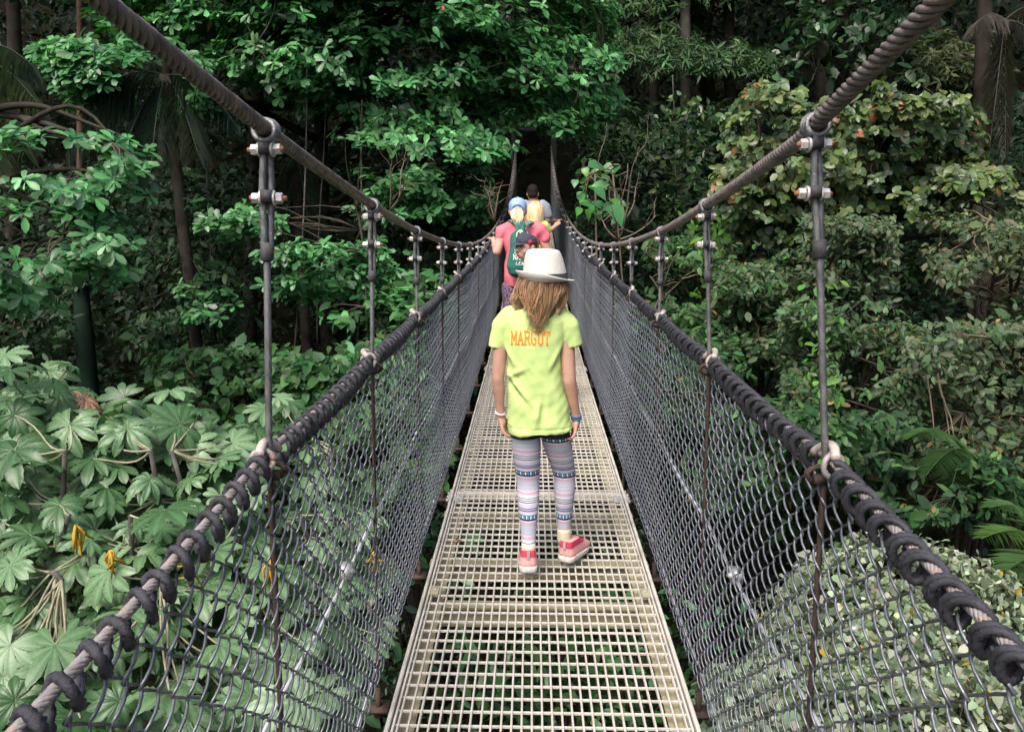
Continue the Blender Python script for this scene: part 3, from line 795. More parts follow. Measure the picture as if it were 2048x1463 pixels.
    cr.rings([ring(.0965, .112, 0), ring(.0955, .111, .012), ring(.091, .107, .045, .02, -.003), ring(.083, .100, .085, .05, -.006), ring(.074, .092, .110, .08, -.008), ring(.066, .084, .1195, .1, -.008), ring(.052, .070, .123, .1, -.008), ring(.030, .05, .1195, .1, -.008), ring(.012, .03, .114, 0, -.008)], (False, True))
    hat = cr.build('hat', M_HAT, t)
    def brim(v):
        up = .5 - .5 * math.sin(v)                        # 1 at the back (towards -y)
        right = max(0, math.cos(v)); left = max(0, -math.cos(v))
        return .033 * up ** .6 * (1 - .85 * right) + .014 * left - .004 * right - .010 * max(0, math.sin(v))
    br = MB(); R = []
    for f in (0, .25, .5, .75, 1.0):
        R.append([tilt(((.0965 + .031 * f) * math.cos(v), (.112 + (.026 if math.sin(v) < 0 else .040) * f) * math.sin(v), -.004 + brim(v) * f ** 1.3)) for v in th2])
    for f in (1.0, .5, 0): R.append([tilt(((.0965 + .031 * f + .0008) * math.cos(v), (.112 + (.026 if math.sin(v) < 0 else .040) * f + .0012) * math.sin(v), -.0075 + brim(v) * f ** 1.3)) for v in th2])
    br.rings(R, (False, False)); br.build('brim', M_HAT, hat)
    bd = MB(); bd.rings([ring(.0985, .1140, -.001), ring(.0980, .1135, .010), ring(.0955, .1115, .027)], (False, False)); bd.build('band', M_NAVY, hat)
    # bracelets
    def bracelet(arm, f, r, mat, label, w):
        p = arm[1] + (arm[2] - arm[1]) * f; d = norm(arm[2] - arm[1]); u = norm(np.cross(d, [0, 1, 0.2])); v2 = np.cross(d, u)
        m = MB(); m.tube([p + u * r * math.cos(q) + v2 * r * 1.05 * math.sin(q) + d * .006 * math.sin(q + 1) for q in np.linspace(0, 2 * PI, 26)], w, 8, flat=1.6)
        tag(m.build('bracelet', mat, t), label)
    bracelet(LA, .90, .0215, cloth('pale_lilac_band', (.62, .52, .60)), 'pale lilac band on the left wrist', .0036)
    bracelet(LA, .93, .0212, cloth('pink_thread', (.75, .12, .30)), 'pink thread on the left wrist', .0016)
    bracelet(RA, .88, .0225, cloth('slate_band', (.12, .16, .24)), 'slate blue band on the right wrist', .0042)
    bracelet(RA, .95, .0220, cloth('bright_blue_band', (.04, .22, .45)), 'bright blue band on the right wrist', .0030)
girl()

def simple_head(b, c, r=1.0, face=(0, 1)):
    f = np.array([face[0], face[1], 0.0]); f /= np.linalg.norm(f); sd = np.array([f[1], -f[0], 0])
    b.ball(c, np.array((.076, .092, .112)) * r, M=np.stack([sd, f, [0, 0, 1]], 1)); b.ball(c + f * .06 * r - np.array([0, 0, .055 * r]), (.05 * r,) * 3)
    b.cap(c + f * .085 * r + np.array([0, 0, .012 * r]), c + f * .104 * r - np.array([0, 0, .02 * r]), .008 * r, .014 * r)
    for s in (-1, 1): b.ball(c + sd * s * .077 * r - np.array([0, 0, .01 * r]), (.012 * r, .02 * r, .03 * r))
def foot(b, ank, d=(0, 1)):
    b.cap(ank + np.array([0, -.02, -.03]), ank + np.array([d[0] * .14, d[1] * .14, -.05]), .035, .028)

# ------------------------------------------------------------------ woman with the teal bag
def woman():
    D = 7.6; zd = zdeck(D)
    t = thing('person', 'woman in coral pink T-shirt and light blue cap seen from behind', 'person', (-.13, D, zd))
    a = lambda x, y, d=0.0: np.array(at(x, y, D + d))
    b = MB(); head = a(1035.5, 421); simple_head(b, head, 1.0); b.cap(head - (0, .01, .07), a(1040, 449), .05, .055)
    b.cap(a(1012, 461), a(1078, 461), .065, .065); b.cap(a(1043, 465), a(1043, 545), .13, .13)
    LA = [a(1005, 464), a(994, 503, -.05), a(987, 478, .16)]; RA = [a(1082, 464), a(1095, 503, .0), a(1086, 512, .26)]
    chain(b, LA, [.052, .041, .026]); chain(b, RA, [.052, .043, .03])
    hand(b, LA[2], a(977, 474, .24) - LA[2], (0.2, .6, .6), (0, .1, -1), .95, .25); hand(b, RA[2], a(1070, 508, .34) - RA[2], (0, 0, 1), (0, -1, 0), .95, .4)
    hipz = zd + .86
    for s in (-1, 1):
        h = np.array([-.13 + s * .09, D, hipz]); k = np.array([-.13 + s * .085, D + .05 * s, zd + .48]); an = np.array([-.13 + s * .085, D + .12 * s, zd + .09])
        chain(b, [h, k, an], [.09, .058, .036]); foot(b, an)
    place('body', remesh(b, .0092, 3), M_SKIN2, t)
    sm = MB()
    R = []
    for (y, x0, x1, dp) in ((438, 1030, 1050, .06), (445, 1016, 1067, .085), (452, 1007, 1080, .10), (464, 1005, 1083, .115), (490, 1009, 1078, .125), (520, 1010, 1074, .13), (555, 1008, 1074, .145), (570, 1008, 1074, .145)):
        p0, p1 = a(x0, y), a(x1, y); c = (p0 + p1) / 2; w = (p1[0] - p0[0]) / 2
        R.append([c + np.array([w * np.sign(math.cos(v)) * abs(math.cos(v)) ** .85, dp * math.sin(v), 0]) for v in np.arange(28) * 2 * PI / 28])
    sm.rings(R[::-1]); chain(sm, [a(1013, 458), a(1005, 463), a(1001, 476)], [.07, .066, .060]); chain(sm, [a(1075, 458), a(1083, 463), a(1088, 477)], [.07, .066, .060])
    def dsp(V, N): return V + N * (.006 * np.sin(30 * V[:, 0] + 22 * V[:, 2]) + .004 * np.sin(55 * V[:, 0] - 40 * V[:, 2]))[:, None]
    place('t_shirt', remesh(sm, .011, 3, dsp), M_CORAL, t)
    tr = MB(); tr.cap((-.21, D, hipz + .0), (-.05, D, hipz + .0), .125, .125)
    for s in (-1, 1):
        h = np.array([-.13 + s * .09, D, hipz]); k = np.array([-.13 + s * .085, D + .05 * s, zd + .55]); chain(tr, [h, k, k + np.array([0, .02 * s, -.12])], [.115, .085, .08])
    place('shorts', remesh(tr, .014, 3), M_FLORAL, t)
    c = head + np.array([0, 0, .028]); cm = MB()
    th = np.arange(28) * 2 * PI / 28
    cm.rings([[c + np.array([.083 * k * math.cos(v), .100 * k * math.sin(v), z - (.018 if math.sin(v) < -.6 else 0) * 0]) for v in th] for z, k in ((-.022, 1.0), (.0, 1.02), (.03, 1.0), (.058, .86), (.078, .62), (.09, .3), (.092, .06))], (False, True))
    cap = cm.build('cap', M_BCAP, t)
    bl = MB(); bl.rings([[c + np.array([.07 * k * math.cos(v), .085 + .075 * k * max(0, math.sin(v)), -.018 + dz]) for v in th] for k, dz in ((1, 0), (1.0, .005), (.2, .01))]); bl.build('bill', M_BCAPD, cap)
    ar = MB(); ar.tube([c + np.array([.046 * math.cos(v), -.102 + .006 * abs(math.cos(v)), -.016 + .040 * math.sin(v)]) for v in np.linspace(0, PI, 14)], .006, 6); ar.tube([c + np.array([.046 * math.cos(v), -.096, -.018]) for v in (0, PI)], .007, 6); ar.build('strap', M_BCAPD, cap)
    bt = MB(); bt.ball(c + np.array([0, 0, .094]), (.009, .009, .005)); bt.build('button', M_BCAP, cap)
    P = []
    for i in range(140):
        v, q = RNG.uniform(0, 2 * PI), RNG.uniform(0, 1) ** .5
        o = np.array([.036 * q * math.cos(v), 0, .016 * q * math.sin(v)]); wv = RNG.uniform(.002, .006); ph = RNG.uniform(0, 6)
        s0 = c + np.array([0, -.098, -.010]) + o
        P.append([s0 + np.array([o[0] * .5 * math.sin(PI * u) + wv * math.sin(ph + 7 * u), -.045 * math.sin(PI * u * .8) - .012 * u, -.12 * u * (1 + .12 * math.sin(i))]) for u in np.linspace(0, 1, 9)])
    h = MB(); locks(h, P, .009, (.62, .46, .27), (.80, .68, .46), .16, .6)
    for i in range(90):
        th_ = RNG.uniform(-2.2, 2.2); p0 = head + np.array([.079 * math.sin(th_), -.093 * math.cos(th_), .005]); p1 = head + np.array([.03 * math.sin(th_), -.098, -.01])
        locks(h, [[p0 + (p1 - p0) * u + np.array([.0, -.006, -.03]) * math.sin(PI * u) for u in np.linspace(0, 1, 6)]], .008, (.55, .40, .24), (.62, .46, .28), .15, .6)
    tag(h.build('ponytail', M_HAIR, t), 'short blonde ponytail under the cap')
    return a, D
_wa, _wD = woman()
def bag():
    a = lambda x, y, d=-.22: np.array(at(x, y, _wD + d))
    base = a(1043, 555)
    t = thing('drawstring_bag', 'teal green drawstring bag with white letters on the pink-shirted woman\'s back', 'bag', tuple(base))
    R = []; th = np.arange(32) * 2 * PI / 32
    for (y, x0, x1, dp) in ((447, 1034, 1050, .02), (453, 1032, 1051, .035), (460, 1029, 1054, .05), (472, 1024, 1061, .07), (490, 1019, 1069, .095), (512, 1015, 1074, .115), (532, 1014, 1075, .12), (546, 1018, 1071, .10), (553, 1026, 1062, .06), (556, 1036, 1050, .02)):
        p0, p1 = a(x0, y), a(x1, y); c = (p0 + p1) / 2; w = (p1[0] - p0[0]) / 2
        R.append([c + np.array([w * math.cos(v), dp * math.sin(v) * (1 if math.sin(v) < 0 else .6) , 0]) for v in th])
    m = MB(); m.rings(R[::-1])
    zt = a(1043, 455)[2]
    def dsp(V, N):
        x, z = V[:, 0] - base[0], V[:, 2]
        k = np.clip((z - (zt - .28)) / .25, 0, 1)
        return V + N * (.014 * k * np.sin(x / (.03 + .18 * (1 - k)) * 3.2) + .006 * np.sin(28 * x + 17 * z))[:, None]
    me = remesh(m, .008, 2, dsp); bv = bvh_of(me); place('sack', me, M_BAG, t)
    for pts in ([(1040, 452, -.20), (1030, 444, -.13), (1022, 440, -.06), (1016, 443, .06)], [(1046, 452, -.20), (1056, 446, -.13), (1064, 443, -.06), (1068, 446, .06)]):
        s = MB(); s.tube([a(x, y, d) for x, y, d in pts], .022, 10, flat=.3, up=(0, -1, .6)); s.build('strap', M_STRAP, t)
    for pts in ([(1040, 460), (1034, 466), (1033, 474), (1038, 478), (1041, 470), (1040, 462)], [(1042, 460), (1047, 468), (1049, 476), (1046, 480)]):
        s = MB(); s.tube([back_proj(bv, *a(x, y, -.33)[[0, 2]], .006, 6.0) for x, y in pts], .006, 7); s.build('drawcord', M_CORD, t)
    tx = MB()
    def word(w, x0, x1, y0, y1, wd=.95, lean=0):
        X0, X1 = a(x0, y0, -.33)[0], a(x1, y0, -.33)[0]; Z0, Z1 = a(x0, y1, -.33)[2], a(x0, y0, -.33)[2]; adv = (X1 - X0) / len(w)
        for i, ch in enumerate(w):
            ribbon_text(GL[ch], wd, lambda x, z, i=i: back_proj(bv, X0 + i * adv + (x + .4) * adv / 5 + lean * z / 6 * adv, Z0 + z / 6 * (Z1 - Z0), .004, 6.0), tx)
    word('7', 1027.5, 1033, 500, 506.5, 1.5, .2); word('NAP', 1026, 1047.5, 509, 518.5, .95); word('LEA', 1031, 1047.5, 523.5, 529, 1.15, .2)
    tx.build('lettering', M_WHITEP, t, smooth=False)
bag()

# ------------------------------------------------------------------ boy in the navy cap
def boy():
    D = 6.4; zd = zdeck(D)
    bx = at(1085, 560, D)[0]
    t = thing('person', 'boy in a dark navy cap turning his face left behind the white hat', 'person', (bx, D, zd))
    a = lambda x, y, d=0.0: np.array(at(x, y, D + d))
    head = a(1053, 493); f = norm(np.array([-.74, -.66, -.04])); sd = norm(np.cross(f, [0, 0, 1.0])); up = np.cross(sd, f)
    if up[2] < 0: up = -up
    G = np.stack([sd, f, up], 1)
    w = lambda x, y, z: head + G @ np.array([x, y, z])
    b = MB(); b.ball(head, (.071, .088, .10), M=G); b.ball(w(0, .045, -.055), (.045, .045, .045), M=G); b.ball(w(.035, .055, -.03), (.028, .025, .03)); b.ball(w(-.035, .055, -.03), (.028, .025, .03))
    b.cap(w(0, .084, .002), w(0, .101, -.024), .0075, .0125); b.ball(w(0, .085, -.052), (.018, .008, .008), M=G); b.ball(w(0, .08, -.062), (.016, .008, .007), M=G)
    for s in (-1, 1): b.ball(w(s * .073, -.008, -.01), (.010, .018, .027), M=G); b.cap(w(s * .018, .083, .014), w(s * .042, .072, .012), .006, .005)
    nk = a(1072, 530, .03); b.cap(w(0, -.025, -.07), nk, .042, .046)
    xs, ys, zs = nk[0] + .02, nk[1] + .03, nk[2] - .03
    b.cap((xs, ys - .10, zs - .03), (xs, ys + .10, zs - .03), .05, .05); b.cap((xs, ys, zs - .06), (xs, ys, zd + .72), .09, .085)
    for s in (-1, 1):
        sh = np.array([xs, ys + s * .13, zs - .03]); chain(b, [sh, sh + np.array([.01, s * .03, -.24]), sh + np.array([-.03, s * .03, -.43])], [.042, .033, .022])
        hand(b, sh + np.array([-.03, s * .03, -.43]), (-.1, 0, -1), (-1, 0, 0), (0, -s, 0), .85, .35)
        hp = np.array([xs, ys + s * .075, zd + .68]); an = np.array([xs + .03 * s, ys + s * .08, zd + .09]); chain(b, [hp, (hp + an) / 2 + np.array([-.02, 0, 0]), an], [.07, .048, .03]); foot(b, an, (-1, 0))
    place('body', remesh(b, .0072, 2), M_SKIN, t)
    for s in (-1, 1):
        e = MB(); e.ball(w(s * .030, .0815, .002), (.010, .005, .0055), M=G); e.build('eye', M_DARK, t)
    l = MB(); l.ball(w(0, .0905, -.057), (.018, .005, .0045), M=G); l.build('lips', M_LIP, t)
    cp = MB(); th = np.arange(28) * 2 * PI / 28
    cp.rings([[w(.078 * k * math.cos(v), .094 * k * math.sin(v) - .004, z + (.012 * math.sin(v))) for v in th] for z, k in ((.028, 1.0), (.045, 1.0), (.072, .90), (.092, .68), (.106, .35), (.108, .05))], (False, True))
    cap = cp.build('cap', M_DENIM, t)
    bl = MB(); R = []
    for k, dz in ((.25, .004), (1.0, 0), (1.0, -.004), (.25, -.002)): R.append([w(.068 * k * math.cos(v), .075 + .062 * k * max(-.1, math.sin(v)), .034 + dz - .10 * (.068 * math.cos(v) * k) ** 2 * 60 * .068 - .012 * k * max(0, math.sin(v))) for v in th])
    bl.rings(R); bl.build('bill', M_DENIM, cap)
    st = MB(); st.tube([w(.0, .094 * k - .003, z) for z, k in ((.033, 1.02), (.055, .98), (.078, .86), (.096, .66))], .0022, 6); st.build('stitching', M_RED, cap)
    pp = MB(); pp.ball(w(-.070, .02, .038), (.012, .020, .018), M=G); pp.build('badge', M_RED, cap)
    bt = MB(); bt.ball(w(0, -.002, .108), (.02, .014, .006), M=G); bt.build('button', M_CORD, cap)
    hr = MB(); hr.ball(head + G @ np.array([0, -.012, .0]), (.0745, .086, .09), M=G); hr.build('hair', pmat('brown_hair', (.09, .05, .03), (.16, .09, .05), 80, .6, .6, bscale=400), t)
    sm = MB(); sm.cap((xs, ys - .10, zs - .03), (xs, ys + .10, zs - .03), .062, .062); sm.cap((xs, ys, zs - .06), (xs, ys, zd + .70), .105, .105)
    for s in (-1, 1): sm.cap((xs, ys + s * .12, zs - .03), (xs + .01, ys + s * .155, zs - .16), .056, .05)
    place('t_shirt', remesh(sm, .013, 3), M_WHITEP, t)
    so = MB(); so.cap((xs, ys - .06, zd + .70), (xs, ys + .06, zd + .70), .098, .098)
    for s in (-1, 1): so.cap((xs, ys + s * .075, zd + .66), (xs - .01, ys + s * .08, zd + .42), .082, .072)
    place('shorts', remesh(so, .013, 3), M_DENIM, t)
boy()

# ------------------------------------------------------------------ small blonde child on the woman's arm
def child():
    D = 7.95; zd = zdeck(D)
    a = lambda x, y, d=0.0: np.array(at(x, y, D + d))
    base = a(1078, 520)
    t = thing('person', 'small blonde child in a yellow-green top carried with one arm round the woman', 'person', tuple(base))
    b = MB(); head = a(1071, 424); simple_head(b, head, .88); b.cap(head - (0, -.01, .07), a(1078, 447), .036, .038)
    b.cap(a(1066, 452), a(1088, 452), .045, .045); b.cap(a(1079, 455), a(1078, 505), .075, .08)
    LA = [a(1067, 450, -.02), a(1062, 446, -.16), a(1052, 447, -.28)]; RA = [a(1090, 453), a(1100, 460, .03), a(1110, 453, .06)]
    chain(b, LA, [.032, .028, .02]); chain(b, RA, [.031, .026, .019])
    hand(b, LA[2], a(1043, 449, -.30) - LA[2], (0, 0, 1), (0, 1, -.3), .68, .35); hand(b, RA[2], a(1117, 446, .08) - RA[2], (0, .3, 1), (.3, .8, 0), .68, .3)
    for s in (-1, 1): chain(b, [a(1078 + s * 8, 506), a(1076 + s * 14, 524, .10), a(1074 + s * 15, 556, .02)], [.058, .046, .03]); b.cap(a(1074 + s * 15, 558, .02), a(1074 + s * 15, 564, .12), .026, .022)
    place('body', remesh(b, .0075, 2), M_SKIN, t)
    sm = MB(); sm.cap(a(1068, 452), a(1088, 452), .055, .055); sm.cap(a(1079, 457), a(1078, 500), .09, .098)
    sm.cap(a(1067, 450, -.02), a(1063, 447, -.13), .045, .042); sm.cap(a(1090, 453), a(1096, 459, .02), .045, .042)
    place('t_shirt', remesh(sm, .008, 3), M_NEON2, t)
    so = MB(); so.cap(a(1070, 507), a(1086, 507), .094, .094)
    for s in (-1, 1): so.cap(a(1078 + s * 8, 506), a(1076 + s * 13, 522, .09), .07, .062)
    place('shorts', remesh(so, .013, 3), M_DENIM, t)
    h = MB(); P = []
    for i in range(260):
        v = RNG.uniform(-2.3, 2.3); e = RNG.uniform(0, .9)
        p0 = head + np.array([.02 * math.sin(v), -.02 * math.cos(v), .104]); L = RNG.uniform(.17, .25)
        pts = []
        for u in np.linspace(0, 1, 11):
            el = min(u * 2.2, 1) * PI / 2
            rr = math.sin(el); zz = .104 * math.cos(el) if u < .455 else -(u - .455) * L * 1.6
            k = 1.0 - .15 * max(0, u - .6)
            pts.append(head + np.array([.078 * rr * math.sin(v) * k - .01 * max(0, u - .5) + .004 * math.sin(i + 9 * u), -.088 * rr * math.cos(v) * k, zz]))
        P.append(pts)
    locks(h, P, .010, (.66, .48, .26), (.78, .62, .38), .16, .5)
    ho = h.build('hair', M_HAIR, t); tag(ho, 'straight shoulder-length blonde hair')
    hb = MB(); hb.ball(head + np.array([0, -.008, .01]), (.071, .084, .096)); hb.col = True; hb.C = [np.tile(np.array([.5, .36, .19]), (len(v), 1)) for v in hb.V]; hb.build('hair_base', M_HAIR, ho)
child()

# ------------------------------------------------------------------ man ahead
def man():
    D = 11.2; zd = zdeck(D)
    a = lambda x, y, d=0.0: np.array(at(x, y, D + d))
    cx = a(1070, 440)[0]
    t = thing('person', 'dark-haired man in a grey-blue T-shirt ahead of the group, hand on the rail', 'person', (cx, D, zd))
    b = MB(); head = a(1065.5, 386.5); simple_head(b, head, 1.03, (.25, 1)); b.cap(head - (0, .005, .07), a(1067, 404), .055, .06)
    b.cap(a(1052, 413), a(1086, 413), .075, .075); b.cap(a(1069, 418), a(1069, 470), .14, .14)
    RA = [a(1090, 414), a(1096, 440, .0), a(1112, 443, .14)]; LA = [a(1049, 414), a(1044, 446, -.02), a(1040, 470, .10)]
    chain(b, RA, [.056, .045, .03]); chain(b, LA, [.056, .045, .03])
    hand(b, RA[2], a(1122, 438, .2) - RA[2], (0, .4, 1), (0, .2, -1), 1.05, .25); hand(b, LA[2], (0, .1, -1), (.3, 1, 0), (1, 0, 0), 1.05, .35)
    for s in (-1, 1):
        h = np.array([cx + s * .095, D, zd + .92]); k = h + np.array([0, .06 * s, -.44]); an = np.array([cx + s * .10, D + .15 * s, zd + .09]); chain(b, [h, k, an], [.085, .056, .038]); foot(b, an)
    place('body', remesh(b, .012, 3), M_SKIN3, t)
    sm = MB(); R = []
    for (y, x0, x1, dp) in ((401, 1058, 1076, .07), (405, 1052, 1083, .09), (411, 1047, 1090, .11), (420, 1047, 1091, .125), (445, 1049, 1090, .135), (475, 1049, 1090, .14), (495, 1048, 1091, .145)):
        p0, p1 = a(x0, y), a(x1, y); c = (p0 + p1) / 2; w = (p1[0] - p0[0]) / 2
        R.append([c + np.array([w * np.sign(math.cos(v)) * abs(math.cos(v)) ** .85, dp * math.sin(v), 0]) for v in np.arange(28) * 2 * PI / 28])
    sm.rings(R[::-1]); chain(sm, [a(1086, 411), a(1091, 414), a(1094.5, 430)], [.078, .074, .068]); chain(sm, [a(1052, 411), a(1048, 414), a(1046, 432)], [.078, .074, .068])
    place('t_shirt', remesh(sm, .011, 3, lambda V, N: V + N * (.007 * np.sin(26 * V[:, 0] + 18 * V[:, 2]))[:, None]), M_GREYBLUE, t)
    tr = MB(); tr.cap((cx - .09, D, zd + .93), (cx + .09, D, zd + .93), .13, .13)
    for s in (-1, 1): h = np.array([cx + s * .095, D, zd + .90]); an = np.array([cx + s * .10, D + .15 * s, zd + .12]); chain(tr, [h, (h + an) / 2 + np.array([0, .03, 0]), an], [.115, .08, .062])
    place('trousers', remesh(tr, .012, 3), M_TROU, t)
    hr = MB(); hr.ball(head + np.array([0, -.012, .028]), (.082, .092, .098)); hr.cap(head + np.array([-.02, -.055, -.02]), head + np.array([.02, -.055, -.02]), .05, .05)
    place('hair', remesh(hr, .008, 2), M_BLACKH, t)
man()
# ------------------------------------------------------------------ terrain
from mathutils import noise as mnoise
def sstep(x, a, b):
    t = np.clip((np.asarray(x, float) - a) / (b - a), 0, 1); return t * t * (3 - 2 * t)
def ground_z(x, y):
    x = np.asarray(x, float); y = np.asarray(y, float)
    ax = np.abs(x)
    z = -4.8 + 2.6 * sstep(-x, 2.0, 9) + 3.0 * sstep(x, 2.5, 10) + 5.6 * sstep(y, 16, 25) + 4.4 * sstep(-y, -1.5, 3.0)
    z = z + np.maximum(0, y - 25) * .55 + np.maximum(0, ax - 11) * .28
    z = z + .35 * np.sin(x * .7 + 1.3) * np.cos(y * .55) + .15 * np.sin(x * 1.9 + y * 1.3)
    return np.minimum(z, 26 + .05 * y)
M_SOIL = pmat('dark_forest_soil', (.006, .008, .005), (.020, .018, .010), 2.2, 1.0, .8, c3=(.010, .018, .007), bscale=14, spec=.05)  # soil colour taken near black to stand in for shade in the gaps
def terrain():
    xs = np.concatenate([np.linspace(-160, -20, 24), np.linspace(-19, 19, 96), np.linspace(20, 160, 24)])
    ys = np.concatenate([np.linspace(-120, -8, 16), np.linspace(-7, 45, 120), np.linspace(47, 200, 24)])
    X, Y = np.meshgrid(xs, ys); Z = ground_z(X, Y)
    n, m = X.shape; i = np.arange(n - 1)[:, None] * m + np.arange(m - 1)[None]
    Q = np.stack([i, i + 1, i + m + 1, i + m], -1).reshape(-1, 4)
    mb = MB(); mb.add(np.stack([X, Y, Z], -1).reshape(-1, 3), [Q]); o = mb.build('ground', M_SOIL); o['kind'] = 'structure'
terrain()

# ------------------------------------------------------------------ leaves
def leaf_tmpl(st, fold=.22, drop=.16):
    """leaf along +x from stations (x, half width); folded on the midrib and arched downwards"""
    V = [(0, 0, 0)]; Fc = []
    for x, w in st: z = -drop * x * x; V += [(x, -w, z + fold * w), (x, 0, z), (x, w, z + fold * w)]
    V.append((1, 0, -drop)); n = len(st); t = len(V) - 1
    Fc += [(0, 1, 2), (0, 2, 3)]
    for i in range(n - 1):
        a = 1 + 3 * i; b = a + 3
        Fc += [(a, b, b + 1), (a, b + 1, a + 1), (a + 1, b + 1, b + 2), (a + 1, b + 2, a + 2)]
    a = 1 + 3 * (n - 1); Fc += [(a, t, a + 1), (a + 1, t, a + 2)]
    return np.array(V, float), np.array(Fc)
T_OBOV = leaf_tmpl([(.22, .09), (.58, .215), (.85, .18)], .25, .24)
T_OVAL = leaf_tmpl([(.2, .16), (.5, .25), (.8, .15)], .2, .2)
T_HEART = leaf_tmpl([(.06, .30), (.3, .42), (.6, .30), (.85, .11)], .22, .25)
T_ROUND = leaf_tmpl([(.12, .20), (.4, .36), (.72, .30), (.92, .13)], .2, .3)
T_LANCE = leaf_tmpl([(.3, .13), (.65, .12)], .2, .3)
T_CHEAP = (np.array([(0, 0, 0), (.5, -.27, .05), (1, 0, -.14), (.5, .27, .05)], float), np.array([(0, 1, 2), (0, 2, 3)]))
T_SMALL = (np.array([(0, 0, 0), (.35, -.24, .05), (.75, -.17, 0), (1, 0, -.14), (.75, .17, 0), (.35, .24, .05), (.5, 0, -.02)], float), np.array([(0, 1, 6), (1, 2, 6), (2, 3, 6), (3, 4, 6), (4, 5, 6), (5, 0, 6)]))

def leaf6(x1, w1, x2, w2, d=.18):
    return np.array([(0, 0, 0), (x1, -w1, .22 * w1 - d * x1 * x1), (x2, -w2, .22 * w2 - d * x2 * x2), (1, 0, -d), (x2, w2, .22 * w2 - d * x2 * x2), (x1, w1, .22 * w1 - d * x1 * x1), (.52, 0, -d * .27)], float), np.array([(0, 1, 6), (1, 2, 6), (2, 3, 6), (3, 4, 6), (4, 5, 6), (5, 0, 6)])
LOW = {id(T_OBOV): leaf6(.40, .15, .80, .21), id(T_OVAL): leaf6(.32, .215, .72, .19), id(T_HEART): leaf6(.14, .36, .55, .33), id(T_ROUND): leaf6(.25, .31, .70, .31), id(T_LANCE): (np.array([(0, 0, 0), (.45, -.13, .03), (1, 0, -.25), (.45, .13, .03)], float), np.array([(0, 1, 2), (0, 2, 3)]))}
class Leaves:
    def __init__(s): s.P, s.A, s.N, s.S, s.C = [], [], [], [], []
    def add(s, P, A, N, S, C):
        s.P.append(np.atleast_2d(P)); s.A.append(np.atleast_2d(A)); s.N.append(np.atleast_2d(N)); s.S.append(np.atleast_1d(S)); s.C.append(np.atleast_2d(C))
    def arrays(s):
        P, A, N, S, C = (np.concatenate(q) for q in (s.P, s.A, s.N, s.S, s.C))
        A = norm(A); N = norm(N - A * np.sum(A * N, 1, keepdims=True)); B = np.cross(N, A)
        return P, A, B, N, S, C
    def emit(s, name, T, mat, parent=None, nobj=0, wj=.15, kind='stuff', objname='leaf', accent=None):
        P, A, B, N, S, C = s.arrays()
        if nobj:
            d = np.linalg.norm(P - np.array(CAM), axis=1)
            q = (P - np.array(CAM)) @ np.array(_RM); px = 1024 + F * q[:, 0] / -q[:, 2]; py = 731 - F * q[:, 1] / -q[:, 2]
            d = np.where((px > 0) & (px < 2048) & (py > 0) & (py < 1463) & (q[:, 2] < 0), d / S, 1e6)
            top = np.argsort(d)[:nobj]
            var = []
            for k in range(6):
                gr = top[C[top][:, 1] > C[top][:, 0] * 1.1]; c = C[gr[RNG.integers(len(gr))]]; m = MB(); m.add(T[0], [T[1]], c); me = m.mesh(objname, smooth=True); me.materials.append(mat); var.append(me)
            if accent:
                m = MB(); m.add(T[0], [T[1]], accent); me = m.mesh(objname); me.materials.append(mat); var.append(me)
            b = root_of(parent)
            for i in top:
                o = link(objname, var[6] if accent and RNG.random() < .09 else var[RNG.integers(6)], parent)
                M = Matrix(np.stack([A[i], B[i], N[i]], 1).tolist()).to_4x4(); M = Matrix.Translation(Vector(P[i]) - b) @ M @ Matrix.Diagonal((S[i], S[i], S[i], 1)); o.matrix_basis = M
            kp = np.ones(len(P), bool); kp[top] = False; P, A, B, N, S, C = (q[kp] for q in (P, A, B, N, S, C))
        V0, F0 = LOW.get(id(T), T); k = len(V0); n = len(P)
        W = S * (1 + RNG.normal(0, wj, n)); H = S * RNG.uniform(.4, 1.6, n)
        V = P[:, None] + A[:, None] * (V0[None, :, 0:1] * S[:, None, None]) + B[:, None] * (V0[None, :, 1:2] * W[:, None, None]) + N[:, None] * (V0[None, :, 2:3] * H[:, None, None])
        Fc = (F0[None] + (np.arange(n) * k)[:, None, None]).reshape(-1, 3)
        m = MB(); m.add(V.reshape(-1, 3), [Fc], np.repeat(C, k, 0))
        o = m.build(name, mat, parent, smooth=True)
        if kind: o['kind'] = kind
        return o
M_LEAF = colmat('glossy_leaf', .36, .42, .24)
M_LEAFM = colmat('matte_leaf', .50, .28, .25)
M_BARK = pmat('mossy_bark', (.020, .017, .014), (.050, .042, .034), 3.5, .95, .9, c3=(.028, .040, .014), bscale=30, spec=.15)
M_BARKL = pmat('pale_lichen_bark', (.035, .030, .026), (.09, .082, .072), 4, .9, .8, c3=(.20, .195, .18), bscale=30, hi=.7)
M_TWIG = pmat('dry_twig', (.10, .075, .05), (.19, .15, .105), 6, .9, .4)
M_DTWIG = pmat('dark_twig', (.035, .028, .02), (.07, .055, .04), 6, .9, .4)

